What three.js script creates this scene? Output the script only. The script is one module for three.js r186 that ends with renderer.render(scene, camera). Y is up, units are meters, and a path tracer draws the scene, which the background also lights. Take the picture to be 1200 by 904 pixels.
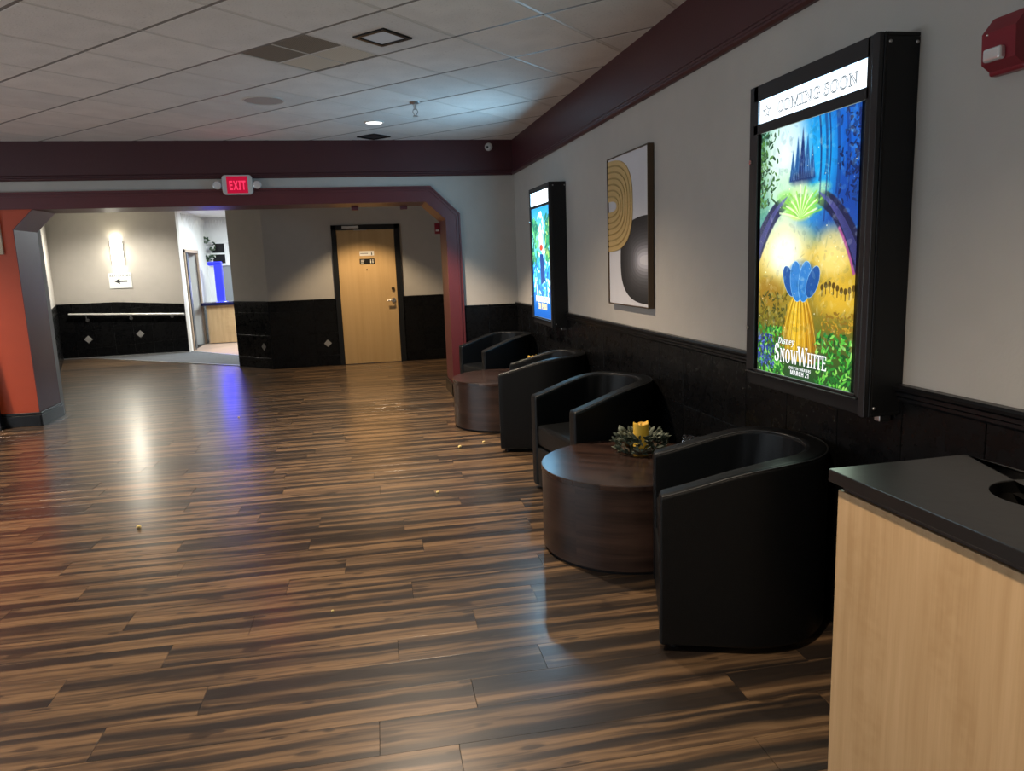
import * as THREE from 'three';
import { RoundedBoxGeometry } from 'three/addons/geometries/RoundedBoxGeometry.js';
import { mergeGeometries } from 'three/addons/utils/BufferGeometryUtils.js';
import { RectAreaLightUniformsLib } from 'three/addons/lights/RectAreaLightUniformsLib.js';

// ---------------------------------------------------------------- camera, exposure
const scene = new THREE.Scene();
scene.background = new THREE.Color(0x000000);
const camera = new THREE.PerspectiveCamera(55.05, 1200 / 904, 0.05, 60);
camera.position.set(0, 1.5, 0);
camera.rotation.set(-0.16732, -0.2035, -0.03672, 'YXZ');
scene.add(camera);
const renderer = new THREE.WebGLRenderer({ antialias: true });
renderer.toneMapping = THREE.LinearToneMapping;
renderer.toneMappingExposure = 1.0;
renderer.shadowMap.enabled = true;
RectAreaLightUniformsLib.init();

// key dimensions (metres)
const XW = 1.82, ZB = -8.3, ZA = -8.85, HC = 2.81, XL = -7.2, ZR = 3.2;      // right wall, back wall front/rear face, ceiling, left wall, rear wall
const ZD = -11.68, HA = 2.66, ZH = -14.93;                                    // alcove door wall, alcove ceiling, hallway wall
const WARM = 0xffe6c8;

// lamp intensities (candela / nits)
const I_DOWN = 30, I_ALC = 18, I_SCONCE = 0.3, I_FAR = 45, I_UNSEEN_PANEL = 7.2;

// ---------------------------------------------------------------- random + noise
function rng(seed) { let s = seed >>> 0; return () => { s = (s + 0x6D2B79F5) >>> 0; let t = s; t = Math.imul(t ^ (t >>> 15), t | 1); t ^= t + Math.imul(t ^ (t >>> 7), t | 61); return ((t ^ (t >>> 14)) >>> 0) / 4294967296; }; }
function hash(x, y, s) { let h = Math.imul(x, 374761393) + Math.imul(y, 668265263) + Math.imul(s, 974711); h = Math.imul(h ^ (h >>> 13), 1274126177); return ((h ^ (h >>> 16)) >>> 0) / 4294967296; }
function vnoise(x, y, s, px = 0, py = 0) {
  const xi = Math.floor(x), yi = Math.floor(y), fx = x - xi, fy = y - yi;
  const w = (a, p) => p ? ((a % p) + p) % p : a;
  const u = fx * fx * (3 - 2 * fx), v = fy * fy * (3 - 2 * fy);
  const a = hash(w(xi, px), w(yi, py), s), b = hash(w(xi + 1, px), w(yi, py), s), c = hash(w(xi, px), w(yi + 1, py), s), d = hash(w(xi + 1, px), w(yi + 1, py), s);
  return a + (b - a) * u + (c - a) * v + (a - b - c + d) * u * v;
}
function fbm(x, y, s, o = 4) { let a = 0.5, t = 0, n = 0; for (let i = 0; i < o; i++) { t += a * vnoise(x, y, s + i * 17); n += a; x *= 2.03; y *= 2.03; a *= 0.5; } return t / n; }
const clamp = (x, a = 0, b = 1) => Math.min(b, Math.max(a, x));
const smooth = (a, b, x) => { const t = clamp((x - a) / (b - a)); return t * t * (3 - 2 * t); };
const toS = x => x <= 0.0031308 ? 12.92 * x : 1.055 * Math.pow(x, 1 / 2.4) - 0.055;
function tex(w, h, fn, { srgb = false, repeat = null } = {}) {
  const d = new Uint8Array(w * h * 4);
  for (let y = 0; y < h; y++) for (let x = 0; x < w; x++) {
    const c = fn(x, y), i = (y * w + x) * 4;
    for (let k = 0; k < 3; k++) { const v = Array.isArray(c) ? c[k] : c; d[i + k] = Math.round(255 * clamp(srgb ? toS(v) : v)); }
    d[i + 3] = 255;
  }
  const t = new THREE.DataTexture(d, w, h, THREE.RGBAFormat);
  t.magFilter = THREE.LinearFilter; t.minFilter = THREE.LinearMipmapLinearFilter; t.generateMipmaps = true;
  t.wrapS = t.wrapT = THREE.RepeatWrapping; if (srgb) t.colorSpace = THREE.SRGBColorSpace;
  if (repeat) t.repeat.set(repeat[0], repeat[1]);
  t.needsUpdate = true; return t;
}
const lin = (r, g, b) => new THREE.Color().setRGB(r, g, b);
const std = o => new THREE.MeshPhysicalMaterial(o);
const mixc = (a, b, t) => a.map((v, i) => v + (b[i] - v) * t);

// ---------------------------------------------------------------- materials
const M = {};
const noiseTile = (n, f, s, o = 3) => tex(n, n, (x, y) => { let t = 0, a = 0.5, k = 0, g = f; for (let i = 0; i < o; i++) { t += a * vnoise(x / n * g, y / n * g, s + i, g, g); k += a; a *= 0.5; g *= 2; } return t / k; });
const peel = noiseTile(256, 48, 5, 3); peel.repeat.set(2.5, 2.5);
const blot = noiseTile(256, 6, 9, 5);
const speck = noiseTile(256, 90, 21, 2); speck.repeat.set(1.6, 1.6);
const leatherBump = noiseTile(256, 64, 31, 3); leatherBump.repeat.set(6, 6);
const tileBump = noiseTile(256, 10, 41, 4); tileBump.repeat.set(2.2, 2.2);
const tileRough = tex(256, 256, (x, y) => 0.26 + 0.4 * vnoise(x / 256 * 12, y / 256 * 12, 77, 12, 12) * vnoise(x / 256 * 40, y / 256 * 40, 78, 40, 40)); tileRough.repeat.set(1.7, 1.7);
const paintTone = (r, g, b, s) => { const t = tex(128, 128, (x, y) => { const n = 0.95 + 0.1 * (0.6 * vnoise(x / 128 * 5, y / 128 * 5, s, 5, 5) + 0.4 * vnoise(x / 128 * 22, y / 128 * 22, s + 3, 22, 22)); return [r * n, g * n, b * n]; }, { srgb: true }); t.repeat.set(0.6, 0.6); return t; };
M.wall = std({ map: paintTone(0.445, 0.422, 0.388, 3), roughness: 0.62, bumpMap: peel, bumpScale: 0.0006 });
M.white = std({ map: paintTone(0.68, 0.68, 0.66, 4), roughness: 0.6, bumpMap: peel, bumpScale: 0.0005 });
M.soffit = std({ map: paintTone(0.058, 0.0145, 0.019, 5), roughness: 0.42, bumpMap: peel, bumpScale: 0.0005 });
M.arch = std({ map: paintTone(0.115, 0.022, 0.027, 6), roughness: 0.4, bumpMap: peel, bumpScale: 0.0005 });
M.red = std({ map: paintTone(0.52, 0.07, 0.02, 7), roughness: 0.5, bumpMap: peel, bumpScale: 0.0006 });
M.slab = std({ color: lin(0.4, 0.39, 0.37), roughness: 0.9 });
M.tile = std({ color: lin(0.004, 0.0042, 0.0048), roughness: 0.85, specularIntensity: 0.32, roughnessMap: tileRough, bumpMap: tileBump, bumpScale: 0.0006 });
M.tile2 = std({ color: lin(0.0052, 0.0053, 0.0058), roughness: 0.85, specularIntensity: 0.32, roughnessMap: tileRough, bumpMap: tileBump, bumpScale: 0.0006 });
M.grout = std({ color: lin(0.022, 0.022, 0.022), roughness: 0.8 });
M.inset = std({ color: lin(0.34, 0.33, 0.32), roughness: 0.35, metalness: 0.3 });
M.blackGloss = std({ color: lin(0.007, 0.007, 0.008), roughness: 0.3, specularIntensity: 0.6 });
M.blackPaint = std({ color: lin(0.009, 0.01, 0.0115), roughness: 0.45, specularIntensity: 0.6 });
M.blackMetal = std({ color: lin(0.02, 0.021, 0.024), roughness: 0.38, metalness: 0.2 });
M.dark = std({ color: lin(0.004, 0.004, 0.004), roughness: 0.9 });
M.runner = std({ color: lin(0.2, 0.195, 0.185), roughness: 0.5 });
M.gridBar = std({ color: lin(0.62, 0.61, 0.58), roughness: 0.45 });
const ctile = (s, r, g, b) => std({ map: (() => { const t = tex(256, 256, (x, y) => { const n = 0.93 + 0.09 * vnoise(x / 256 * 7, y / 256 * 7, s, 7, 7); const p = vnoise(x / 2.2, y / 2.2, s + 5) > 0.86 ? 0.86 : 1; return [r * n * p, g * n * p, b * n * p]; }, { srgb: true }); t.repeat.set(1.3, 1.3); return t; })(), roughness: 0.9, bumpMap: speck, bumpScale: 0.0008 });
M.ctiles = [ctile(11, 0.74, 0.73, 0.71), ctile(12, 0.71, 0.705, 0.69), ctile(13, 0.77, 0.755, 0.73)];
M.leather = std({ color: lin(0.004, 0.0047, 0.0055), roughness: 0.4, specularIntensity: 0.45, bumpMap: leatherBump, bumpScale: 0.0006 });
M.seam = std({ color: lin(0.014, 0.015, 0.017), roughness: 0.36 });
M.chrome = std({ color: lin(0.7, 0.69, 0.66), roughness: 0.22, metalness: 1 });
M.steel = std({ color: lin(0.5, 0.5, 0.5), roughness: 0.35, metalness: 1 });
M.plastic = std({ color: lin(0.58, 0.57, 0.55), roughness: 0.4 });
M.clear = std({ color: lin(0.95, 0.95, 0.95), roughness: 0.05, transmission: 1, thickness: 0, ior: 1.49 });
M.alarm = std({ color: lin(0.22, 0.012, 0.024), roughness: 0.3 });
M.lens = std({ color: lin(0.85, 0.85, 0.87), roughness: 0.15, metalness: 0.6 });
// light maple laminate: long vertical grain
const maple = tex(512, 1024, (x, y) => {
  const u = x / 512, v = y / 1024, wob = 0.05 * fbm(u * 3, v * 3, 51, 3);
  const g = fbm((u + wob) * 34, v * 2.2, 52, 4), f = fbm(u * 190, v * 9, 53, 2), fl = fbm(u * 26, v * 60, 54, 2) * smooth(0.5, 0.7, fbm(u * 5, v * 3, 55, 3));
  const t = clamp(1.3 * (g - 0.5) + 0.4 * (f - 0.5) + 0.5 * fl + 0.4);
  return mixc([0.58, 0.395, 0.215], [0.46, 0.295, 0.145], t);
}, { srgb: true });
M.maple = std({ map: maple, roughness: 0.38 });
// dark walnut laminate of the drum tables
const walnut = (s) => tex(1024, 512, (x, y) => {
  const u = x / 1024 * 2.4, v = y / 512 * 1.2, wob = 0.05 * fbm(u * 2, v * 2, s, 3);
  const g = fbm(u * 2.2, (v + wob) * 26, s + 1, 4), f = fbm(u * 9, v * 150, s + 2, 2);
  return mixc([0.017, 0.0098, 0.008], [0.055, 0.03, 0.0225], clamp(1.3 * (g - 0.5) + 0.5 * (f - 0.5) + 0.42));
}, { srgb: true });
const walnutTex = walnut(61);
M.walnut = std({ map: walnutTex, roughness: 0.33 });
M.walnutTop = std({ map: walnutTex, roughness: 0.24 });
M.carpet = std({ map: (() => { const t = tex(256, 256, (x, y) => { const n = 0.6 + 0.8 * vnoise(x / 1.7, y / 1.7, 71) * (0.6 + 0.4 * vnoise(x / 30, y / 30, 72)); return [0.085 * n, 0.09 * n, 0.098 * n]; }, { srgb: true }); t.repeat.set(1, 1); return t; })(), roughness: 0.95 });
M.paleWood = std({ map: (() => { const t = tex(512, 256, (x, y) => { const n = fbm(x / 512 * 3, y / 256 * 40, 73, 4); return mixc([0.3, 0.2, 0.15], [0.5, 0.36, 0.28], n); }, { srgb: true }); t.repeat.set(0.7, 0.7); return t; })(), roughness: 0.35 });
M.doorWood = std({ map: (() => { const t = tex(512, 1024, (x, y) => { const u = x / 512, v = y / 1024; const g = fbm(u * 22 + 0.4 * fbm(u * 3, v * 2, 81, 2), v * 2, 82, 4), w = fbm(u * 90, v * 5, 83, 2); return mixc([0.62, 0.42, 0.2], [0.5, 0.32, 0.135], clamp(0.8 * (g - 0.5) + 0.3 * (w - 0.5) + 0.5)); }, { srgb: true }); return t; })(), roughness: 0.45 });
M.candle = std({ color: lin(0.78, 0.47, 0.045), roughness: 0.55 });
M.leaf = [std({ color: lin(0.075, 0.095, 0.065), roughness: 0.65 }), std({ color: lin(0.14, 0.165, 0.12), roughness: 0.6 }), std({ color: lin(0.035, 0.05, 0.032), roughness: 0.7 })];
M.twig = std({ color: lin(0.05, 0.035, 0.02), roughness: 0.9 });
M.popcorn = std({ color: lin(0.75, 0.6, 0.25), roughness: 0.8 });
M.tan = std({ color: lin(0.36, 0.27, 0.2), roughness: 0.55 });
M.slate = std({ color: lin(0.07, 0.085, 0.1), roughness: 0.45 });
M.navy = std({ color: lin(0.012, 0.012, 0.05), roughness: 0.25 });
M.greyPanel = std({ color: lin(0.22, 0.23, 0.23), roughness: 0.5 });
M.threshold = std({ color: lin(0.55, 0.55, 0.55), roughness: 0.35, metalness: 0.8 });
// floor planks: six prints of a streaky brown laminate
const plankTex = [0, 1, 2, 3, 4, 5].map(k => tex(1024, 192, (x, y) => {
  const X = x / 1024 * 1.235, Y = y / 192 * 0.18, s = 200 + k * 31;
  const wv = 0.022 * (fbm(X * 2.4, k * 7.3, s, 3) - 0.5) + 0.012 * (fbm(X * 6, Y * 14, s + 1, 2) - 0.5);
  const band = 0.8 * vnoise(X * 0.7, (Y + wv) * 19, s + 2) + 0.2 * vnoise(X * 1.9, (Y + wv) * 34, s + 9);                      // broad dark streaks
  const mid = fbm(X * 2.6, (Y + wv) * 60, s + 3, 3);
  const fine = fbm(X * 14, (Y + wv * 0.6) * 420, s + 4, 2);
  const knot = smooth(0.72, 0.86, fbm(X * 9, Y * 30, s + 5, 2));
  const dk = smooth(0.32 + 0.03 * (k % 3), 0.68, band * 0.8 + mid * 0.2);
  let c = mixc([0.225, 0.138, 0.072], [0.095, 0.057, 0.033], smooth(0.28, 0.72, mid));
  c = mixc(c, [0.02, 0.0158, 0.0142], 0.96 * dk);
  const f = 0.82 + 0.36 * fine; c = c.map(v => v * f);
  return mixc(c, [0.02, 0.014, 0.011], 0.75 * knot);
}, { srgb: true }));
const plankRough = tex(256, 64, (x, y) => 0.26 + 0.13 * fbm(x / 256 * 6, y / 64 * 20, 301, 3));
const plankBump = tex(512, 96, (x, y) => 0.5 * fbm(x / 512 * 16, y / 96 * 60, 303, 2) + 0.5 * fbm(x / 512 * 5, y / 96 * 8, 304, 2));
M.planks = plankTex.map(t => std({ map: t, roughness: 1, roughnessMap: plankRough, bumpMap: plankBump, bumpScale: 0.00025, clearcoat: 0.6, clearcoatRoughness: 0.22 }));
M.underlay = std({ color: lin(0.012, 0.009, 0.007), roughness: 0.9 });

// ---------------------------------------------------------------- helpers
const used = {};
function numbered(n) { if (!(n in used)) { used[n] = 0; return n; } used[n]++; return n + '_' + String(used[n]).padStart(3, '0'); }
function mesh(name, geo, mat, parent) {
  const m = new THREE.Mesh(Array.isArray(geo) ? mergeGeometries(geo.map(g => g.index ? g.toNonIndexed() : g)) : geo, mat);
  m.castShadow = m.receiveShadow = true;
  if (parent) { m.name = name; parent.add(m); } else { m.name = numbered(name); scene.add(m); }
  return m;
}
function tag(o, label, category, group, kind) { o.userData = { label, category }; if (group) o.userData.group = group; if (kind) o.userData.kind = kind; return o; }
function thing(name, label, category, [x, y, z] = [0, 0, 0], turn = 0, group) { const o = new THREE.Group(); o.name = numbered(name); o.position.set(x, y, z); o.rotation.y = turn; scene.add(o); return tag(o, label, category, group); }
function struct(name, label, category) { const o = new THREE.Group(); o.name = numbered(name); scene.add(o); return tag(o, label, category, null, 'structure'); }
function uvm(g, s = 1) {           // uv in metres from the dominant direction of each face
  if (g.index) g = g.toNonIndexed();
  const p = g.attributes.position, n = p.count, uv = new Float32Array(n * 2), a = new THREE.Vector3(), b = new THREE.Vector3(), c = new THREE.Vector3();
  for (let i = 0; i < n; i += 3) {
    a.fromBufferAttribute(p, i); b.fromBufferAttribute(p, i + 1); c.fromBufferAttribute(p, i + 2);
    const nn = b.clone().sub(a).cross(c.clone().sub(a)), ax = Math.abs(nn.x), ay = Math.abs(nn.y), az = Math.abs(nn.z);
    for (let k = 0; k < 3; k++) { const q = [a, b, c][k]; const r = ax >= ay && ax >= az ? [q.z, q.y] : ay >= az ? [q.x, q.z] : [q.x, q.y]; uv[(i + k) * 2] = r[0] * s; uv[(i + k) * 2 + 1] = r[1] * s; }
  }
  g.setAttribute('uv', new THREE.BufferAttribute(uv, 2)); return g;
}
const box = (x0, x1, y0, y1, z0, z1) => uvm(new THREE.BoxGeometry(x1 - x0, y1 - y0, z1 - z0).translate((x0 + x1) / 2, (y0 + y1) / 2, (z0 + z1) / 2));
const rbox = (x0, x1, y0, y1, z0, z1, r = 0.004, s = 2) => uvm(new RoundedBoxGeometry(x1 - x0, y1 - y0, z1 - z0, s, r).translate((x0 + x1) / 2, (y0 + y1) / 2, (z0 + z1) / 2));
function clip(poly, fn) {           // keep the side of a line where fn(p) >= 0
  const out = [];
  for (let i = 0; i < poly.length; i++) { const a = poly[i], b = poly[(i + 1) % poly.length], fa = fn(a), fb = fn(b); if (fa >= 0) out.push(a); if ((fa > 0 && fb < 0) || (fa < 0 && fb > 0)) { const t = fa / (fa - fb); out.push([a[0] + (b[0] - a[0]) * t, a[1] + (b[1] - a[1]) * t]); } }
  return out;
}
const clipRect = (poly, a0, a1, b0, b1) => { let p = clip(poly, q => q[0] - a0); p = clip(p, q => a1 - q[0]); p = clip(p, q => q[1] - b0); return clip(p, q => b1 - q[1]); };
const area = p => { let s = 0; for (let i = 0; i < p.length; i++) { const a = p[i], b = p[(i + 1) % p.length]; s += a[0] * b[1] - a[1] * b[0]; } return s / 2; };
function inset(p, d) {              // convex ccw polygon moved inward by d
  let q = p.slice();
  for (let i = 0; i < p.length; i++) { const a = p[i], b = p[(i + 1) % p.length], L = Math.hypot(b[0] - a[0], b[1] - a[1]); if (L < 1e-6) continue; const nx = -(b[1] - a[1]) / L, ny = (b[0] - a[0]) / L; q = clip(q, r => (r[0] - a[0]) * nx + (r[1] - a[1]) * ny - d); }
  return q;
}
// a bevelled piece: convex polygon (a,b) of the given thickness; map(a,b,n) places it, uvf gives its uv
function piece(poly, thick, bevel, map, uvf = (a, b) => [a, b], noback = true) {
  if (area(poly) < 0) poly = poly.slice().reverse();
  const top = inset(poly, bevel); if (top.length < 3) return null;
  const P = [], U = [];
  const tri = (a, b, c) => { for (const q of [a, b, c]) { const v = map(q[0], q[1], q[2]); P.push(v[0], v[1], v[2]); const u = uvf(q[0], q[1]); U.push(u[0], u[1]); } };
  for (let i = 1; i < top.length - 1; i++) tri([...top[0], thick], [...top[i], thick], [...top[i + 1], thick]);
  if (top.length === poly.length) {
    // match start points
    let off = 0, best = 1e9; for (let k = 0; k < top.length; k++) { const d = Math.hypot(top[k][0] - poly[0][0], top[k][1] - poly[0][1]); if (d < best) { best = d; off = k; } }
    for (let i = 0; i < poly.length; i++) { const a = poly[i], b = poly[(i + 1) % poly.length], c = top[(i + 1 + off) % top.length], d = top[(i + off) % top.length]; const e = thick - bevel; tri([...a, e], [...b, e], [...c, thick]); tri([...a, e], [...c, thick], [...d, thick]); tri([...a, 0], [...b, 0], [...b, e]); tri([...a, 0], [...b, e], [...a, e]); }
  }
  const g = new THREE.BufferGeometry();
  g.setAttribute('position', new THREE.Float32BufferAttribute(P, 3)); g.setAttribute('uv', new THREE.Float32BufferAttribute(U, 2));
  g.computeVertexNormals(); return g;
}
const tubeOf = (pts, r, seg = 32, rad = 8, closed = false) => new THREE.TubeGeometry(new THREE.CatmullRomCurve3(pts.map(p => new THREE.Vector3(...p)), closed, 'catmullrom', 0.3), seg, r, rad, closed);
const cyl = (r0, r1, h, x, y, z, n = 24) => new THREE.CylinderGeometry(r0, r1, h, n).translate(x, y, z);
const lathe = (pts, n = 48) => new THREE.LatheGeometry(pts.map(p => new THREE.Vector2(p[0], p[1])), n);
const rectPoly = (a0, a1, b0, b1) => [[a0, b0], [a1, b0], [a1, b1], [a0, b1]];
function extr(pts, depth, bevel = 0) { const s = new THREE.Shape(); pts.forEach((p, i) => i ? s.lineTo(p[0], p[1]) : s.moveTo(p[0], p[1])); s.closePath(); return new THREE.ExtrudeGeometry(s, bevel ? { depth, bevelEnabled: true, bevelSize: bevel, bevelThickness: bevel, bevelSegments: 2, bevelOffset: -bevel } : { depth, bevelEnabled: false }); }
function canvas(w, h, draw) { const c = document.createElement('canvas'); c.width = w; c.height = h; const g = c.getContext('2d'); draw(g, w, h); const t = new THREE.CanvasTexture(c); t.colorSpace = THREE.SRGBColorSpace; t.magFilter = THREE.LinearFilter; t.anisotropy = 4; return t; }

// ================================================================ THE SETTING
// ---- floor: planks 0.18 m wide, laid across the hall and turned a little from square
{
  const fl = struct('floor', 'streaky dark and light brown laminate plank floor of the lobby', 'floor');
  mesh('underlay', box(XL, 3, -0.05, -0.004, -18.2, ZR), M.underlay, fl);
  const TH = 0.03, ct = Math.cos(TH), st = Math.sin(TH), PW = 0.18, PL = 1.235, R = rng(77);
  const known = { 0: 0.315, 1: 0.608, 2: 0.071, 3: 0.407, 4: 0.706, 5: 0.169, [-1]: -0.02, [-2]: 0.221, [-3]: 1.124, 8: 0.268, 9: -0.337 };
  const geoCache = {}, list = [];
  const fwd = new THREE.Vector3(); camera.updateMatrixWorld(); camera.updateProjectionMatrix(); camera.getWorldDirection(fwd);
  const vp = new THREE.Matrix4().multiplyMatrices(camera.projectionMatrix, camera.matrixWorld.clone().invert());
  const mk = (a0, a1, v) => {
    const key = (a1 - a0).toFixed(3) + v; if (geoCache[key]) return geoCache[key];
    const L = a1 - a0, w = PW - 0.0012, fx = v & 1, fy = v & 2;
    return geoCache[key] = piece(rectPoly(0.0006, L - 0.0006, -w / 2, w / 2), 0.008, 0.0003, (a, b, n) => [a, n - 0.008, -b], (a, b) => { let u = a / PL, t = (b + PW / 2) / PW; if (fx) u = 1 - u; if (fy) t = 1 - t; return [u, t]; });
  };
  // row k lies between zk = -2.30-0.18k and the next, measured at x = 0.1, along the direction (ct, st)
  for (let k = -30; k <= 72; k++) {
    const zc = -2.30 - PW * (k + 0.5) / ct, ph = k in known ? known[k] : (R() * PL);
    for (let n = -9; n <= 4; n++) {
      let a0 = ph + n * PL, a1 = a0 + PL; const v = Math.floor(R() * 4), m = Math.floor(R() * 6);
      const xr = (k > 40 ? -0.2 : 1.815);
      a0 = Math.max(a0, XL + 0.05); a1 = Math.min(a1, k > 30 ? 1.6 : 1.815); if (a1 - a0 < 0.03) continue;
      const o = new THREE.Vector3(a0, 0, zc + (a0 - 0.1) * st / ct), mid = new THREE.Vector3((a0 + a1) / 2, 0, zc + ((a0 + a1) / 2 - 0.1) * st / ct);
      if (mid.z > ZR - 0.1 || mid.z < -14.9) continue;
      let s = 0;                                       // size in the photograph
      const pr = mid.clone().applyMatrix4(vp), d = mid.clone().sub(camera.position).dot(fwd);
      if (d > 0.5 && Math.abs(pr.x) < 1.12 && Math.abs(pr.y) < 1.1) s = (a1 - a0) / (d * d * d);
      if (mid.x > 1.2 && mid.z > -1.9) s = 0;
      list.push({ a0, a1, v, m, o, s });
    }
  }
  list.sort((p, q) => q.s - p.s);
  const rest = [[], [], [], [], [], []];
  list.forEach((p, i) => {
    const g = mk(p.a0, p.a1, p.v);
    if (i < 290 && p.s > 0) { const q = mesh('plank', g, M.planks[p.m], fl); q.position.copy(p.o); q.rotation.y = -TH; }
    else rest[p.m].push(g.clone().applyMatrix4(new THREE.Matrix4().makeRotationY(-TH).setPosition(p.o)));
  });
  const gs = rest.map(r => mergeGeometries(r)), mg = mergeGeometries(gs, true);
  const q = mesh('far_planks', mg, M.planks, fl); q.userData.kind = 'stuff';
}
// ---- floor of the corridor behind: ramp carpet with metal edges, pale wood beyond
{
  const ramp = struct('floor_ramp', 'dark grey carpeted ramp strip in front of the corridor opening', 'carpet');
  const pts = [[-4.85, -14.9], [-1.87, -12.35], [-1.95, -13.7], [-2.09, -13.87], [-3.13, -15.1], [-3.2, -14.9]];
  mesh('carpet', piece([[-4.85, -14.91], [-1.80, -12.30], [-1.80, -13.52], [-3.13, -15.1], [-3.13, -14.91]].map(p => [p[0], -p[1]]), 0.006, 0.001, (a, b, n) => [a, n, -b]), M.carpet, ramp);
  const strip = (x0, z0, x1, z1, w) => { const L = Math.hypot(x1 - x0, z1 - z0), g = new THREE.BoxGeometry(L, 0.012, w); g.rotateY(-Math.atan2(z1 - z0, x1 - x0)); return g.translate((x0 + x1) / 2, 0.006, (z0 + z1) / 2); };
  mesh('edge_strip', strip(-4.9, -14.93, -1.82, -12.3, 0.035), M.threshold, ramp);
  mesh('edge_strip', strip(-3.16, -15.13, -1.8, -13.52, 0.05), M.threshold, ramp);
  const pale = struct('floor_corridor', 'pale pinkish wood floor of the bright corridor', 'floor');
  mesh('boards', piece([[-3.13, -15.1], [-1.80, -13.52], [2, -13.52], [2, -17.6], [-3.13, -17.6]].map(p => [p[0], -p[1]]), 0.004, 0.001, (a, b, n) => [a, n, -b]), M.paleWood, pale);
}
// ---- ceiling: 0.61 m lay-in panels on a grid turned about 44 degrees to the room
const GA = 0.7706, gu = [-Math.sin(GA), -Math.cos(GA)], gv = [Math.cos(GA), -Math.sin(GA)], GP = 0.61, U0 = 0.383, V0 = 0.04;
const gxz = (u, v) => [u * gu[0] + v * gv[0], u * gu[1] + v * gv[1]];
const guv = (x, z) => [x * gu[0] + z * gu[1], x * gv[0] + z * gv[1]];
const holes = [];      // grid cells taken by the air vent
{
  const ce = struct('ceiling', 'grey-white suspended ceiling of square panels laid diagonally', 'ceiling');
  mesh('slab', box(XL, XW + 0.2, HC + 0.1, HC + 0.2, ZA, ZR), M.slab, ce);
  const R = rng(5), rect = [XL, XW, ZB, ZR];
  const ventCell = [Math.floor((guv(-0.158, -5.037)[0] - U0) / GP), Math.floor((guv(-0.158, -5.037)[1] - V0) / GP)];
  holes.push(ventCell);
  for (let i = -12; i < 22; i++) for (let j = -14; j < 18; j++) {
    if (i === ventCell[0] && j === ventCell[1]) continue;
    const u0 = U0 + i * GP + 0.011, u1 = u0 + GP - 0.022, v0 = V0 + j * GP + 0.011, v1 = v0 + GP - 0.022;
    let poly = [[u0, v0], [u1, v0], [u1, v1], [u0, v1]].map(p => gxz(p[0], p[1])); if (area(poly) < 0) poly.reverse();
    poly = clipRect(poly, ...rect); if (poly.length < 3 || Math.abs(area(poly)) < 0.003) { R(); continue; }
    const c = poly.reduce((s, p) => [s[0] + p[0] / poly.length, s[1] + p[1] / poly.length], [0, 0]);
    const g = piece(poly, 0.016, 0.003, (a, b, n) => [a, HC + 0.018 - n, b], (a, b) => { const q = guv(a, b); return [q[0], q[1]]; });
    if (g) mesh('panel', g, M.ctiles[Math.floor(R() * 3)], ce);
  }
  // grid bars: one bar a line
  const bar = (p0, p1, name, mat) => {
    let a = 0, b = 1; const d = [p1[0] - p0[0], p1[1] - p0[1]];
    for (const [k, lo, hi] of [[0, XL, XW], [1, ZB, ZR]]) { let t0 = (lo - p0[k]) / d[k], t1 = (hi - p0[k]) / d[k]; if (t0 > t1) [t0, t1] = [t1, t0]; a = Math.max(a, t0); b = Math.min(b, t1); }
    if (b <= a) return; const L = (b - a) * Math.hypot(...d), x = p0[0] + d[0] * (a + b) / 2, z = p0[1] + d[1] * (a + b) / 2;
    if (L < 0.02) return;
    const g = new THREE.BoxGeometry(L, 0.012, 0.02); g.rotateY(-Math.atan2(d[1], d[0])); g.translate(x, HC + 0.009, z); mesh(name, uvm(g), mat, ce);
  };
  for (let i = -12; i < 22; i++) bar(gxz(U0 + i * GP, -12), gxz(U0 + i * GP, 14), 'cross_tee', M.gridBar);
  for (let j = -14; j < 18; j++) bar(gxz(-10, V0 + j * GP), gxz(16, V0 + j * GP), 'main_runner', M.runner);  // runners drawn in a darker grey than the cross tees
  const ca = struct('ceiling_alcove', 'plain pale ceiling of the recess behind the arch', 'ceiling');
  mesh('board', box(XL, 2.2, HA, HA + 0.1, -18.2, ZA), M.white, ca);
}
// wall tiles: a grid of black tiles on a wall plane, clipped to a polygon
function tileField(parent, poly, a00, b00, pitch, map, seed, { slope = 0, skip = null } = {}) {
  const R = rng(seed), bb = [Math.min(...poly.map(p => p[0])), Math.max(...poly.map(p => p[0])), Math.min(...poly.map(p => p[1])), Math.max(...poly.map(p => p[1]))];
  const ccw = area(poly) < 0 ? poly.slice().reverse() : poly;
  for (let i = Math.floor((bb[0] - a00) / pitch); i * pitch + a00 < bb[1]; i++) for (let j = Math.floor((bb[2] - b00) / pitch) - 1; j * pitch + b00 < bb[3] + 0.3; j++) {
    const a0 = a00 + i * pitch, b0 = b00 + j * pitch, g = 0.002;
    let q = [[a0 + g, b0 + g + slope * (a0 - a00)], [a0 + pitch - g, b0 + g + slope * (a0 + pitch - a00)], [a0 + pitch - g, b0 + pitch - g + slope * (a0 + pitch - a00)], [a0 + g, b0 + pitch - g + slope * (a0 - a00)]];
    for (let k = 0; k < ccw.length; k++) { const p = ccw[k], r = ccw[(k + 1) % ccw.length], L = Math.hypot(r[0] - p[0], r[1] - p[1]); q = clip(q, s => ((r[0] - p[0]) * (s[1] - p[1]) - (r[1] - p[1]) * (s[0] - p[0])) / L); }
    const mat = R() > 0.5 ? M.tile : M.tile2, ox = R() * 3, oy = R() * 3;
    if (q.length < 3 || Math.abs(area(q)) < 0.0012) continue;
    const geo = piece(q, 0.008, 0.0012, map, (a, b) => [a + ox, b + oy]);
    if (geo) mesh('tile', geo, mat, parent);
  }
}
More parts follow.
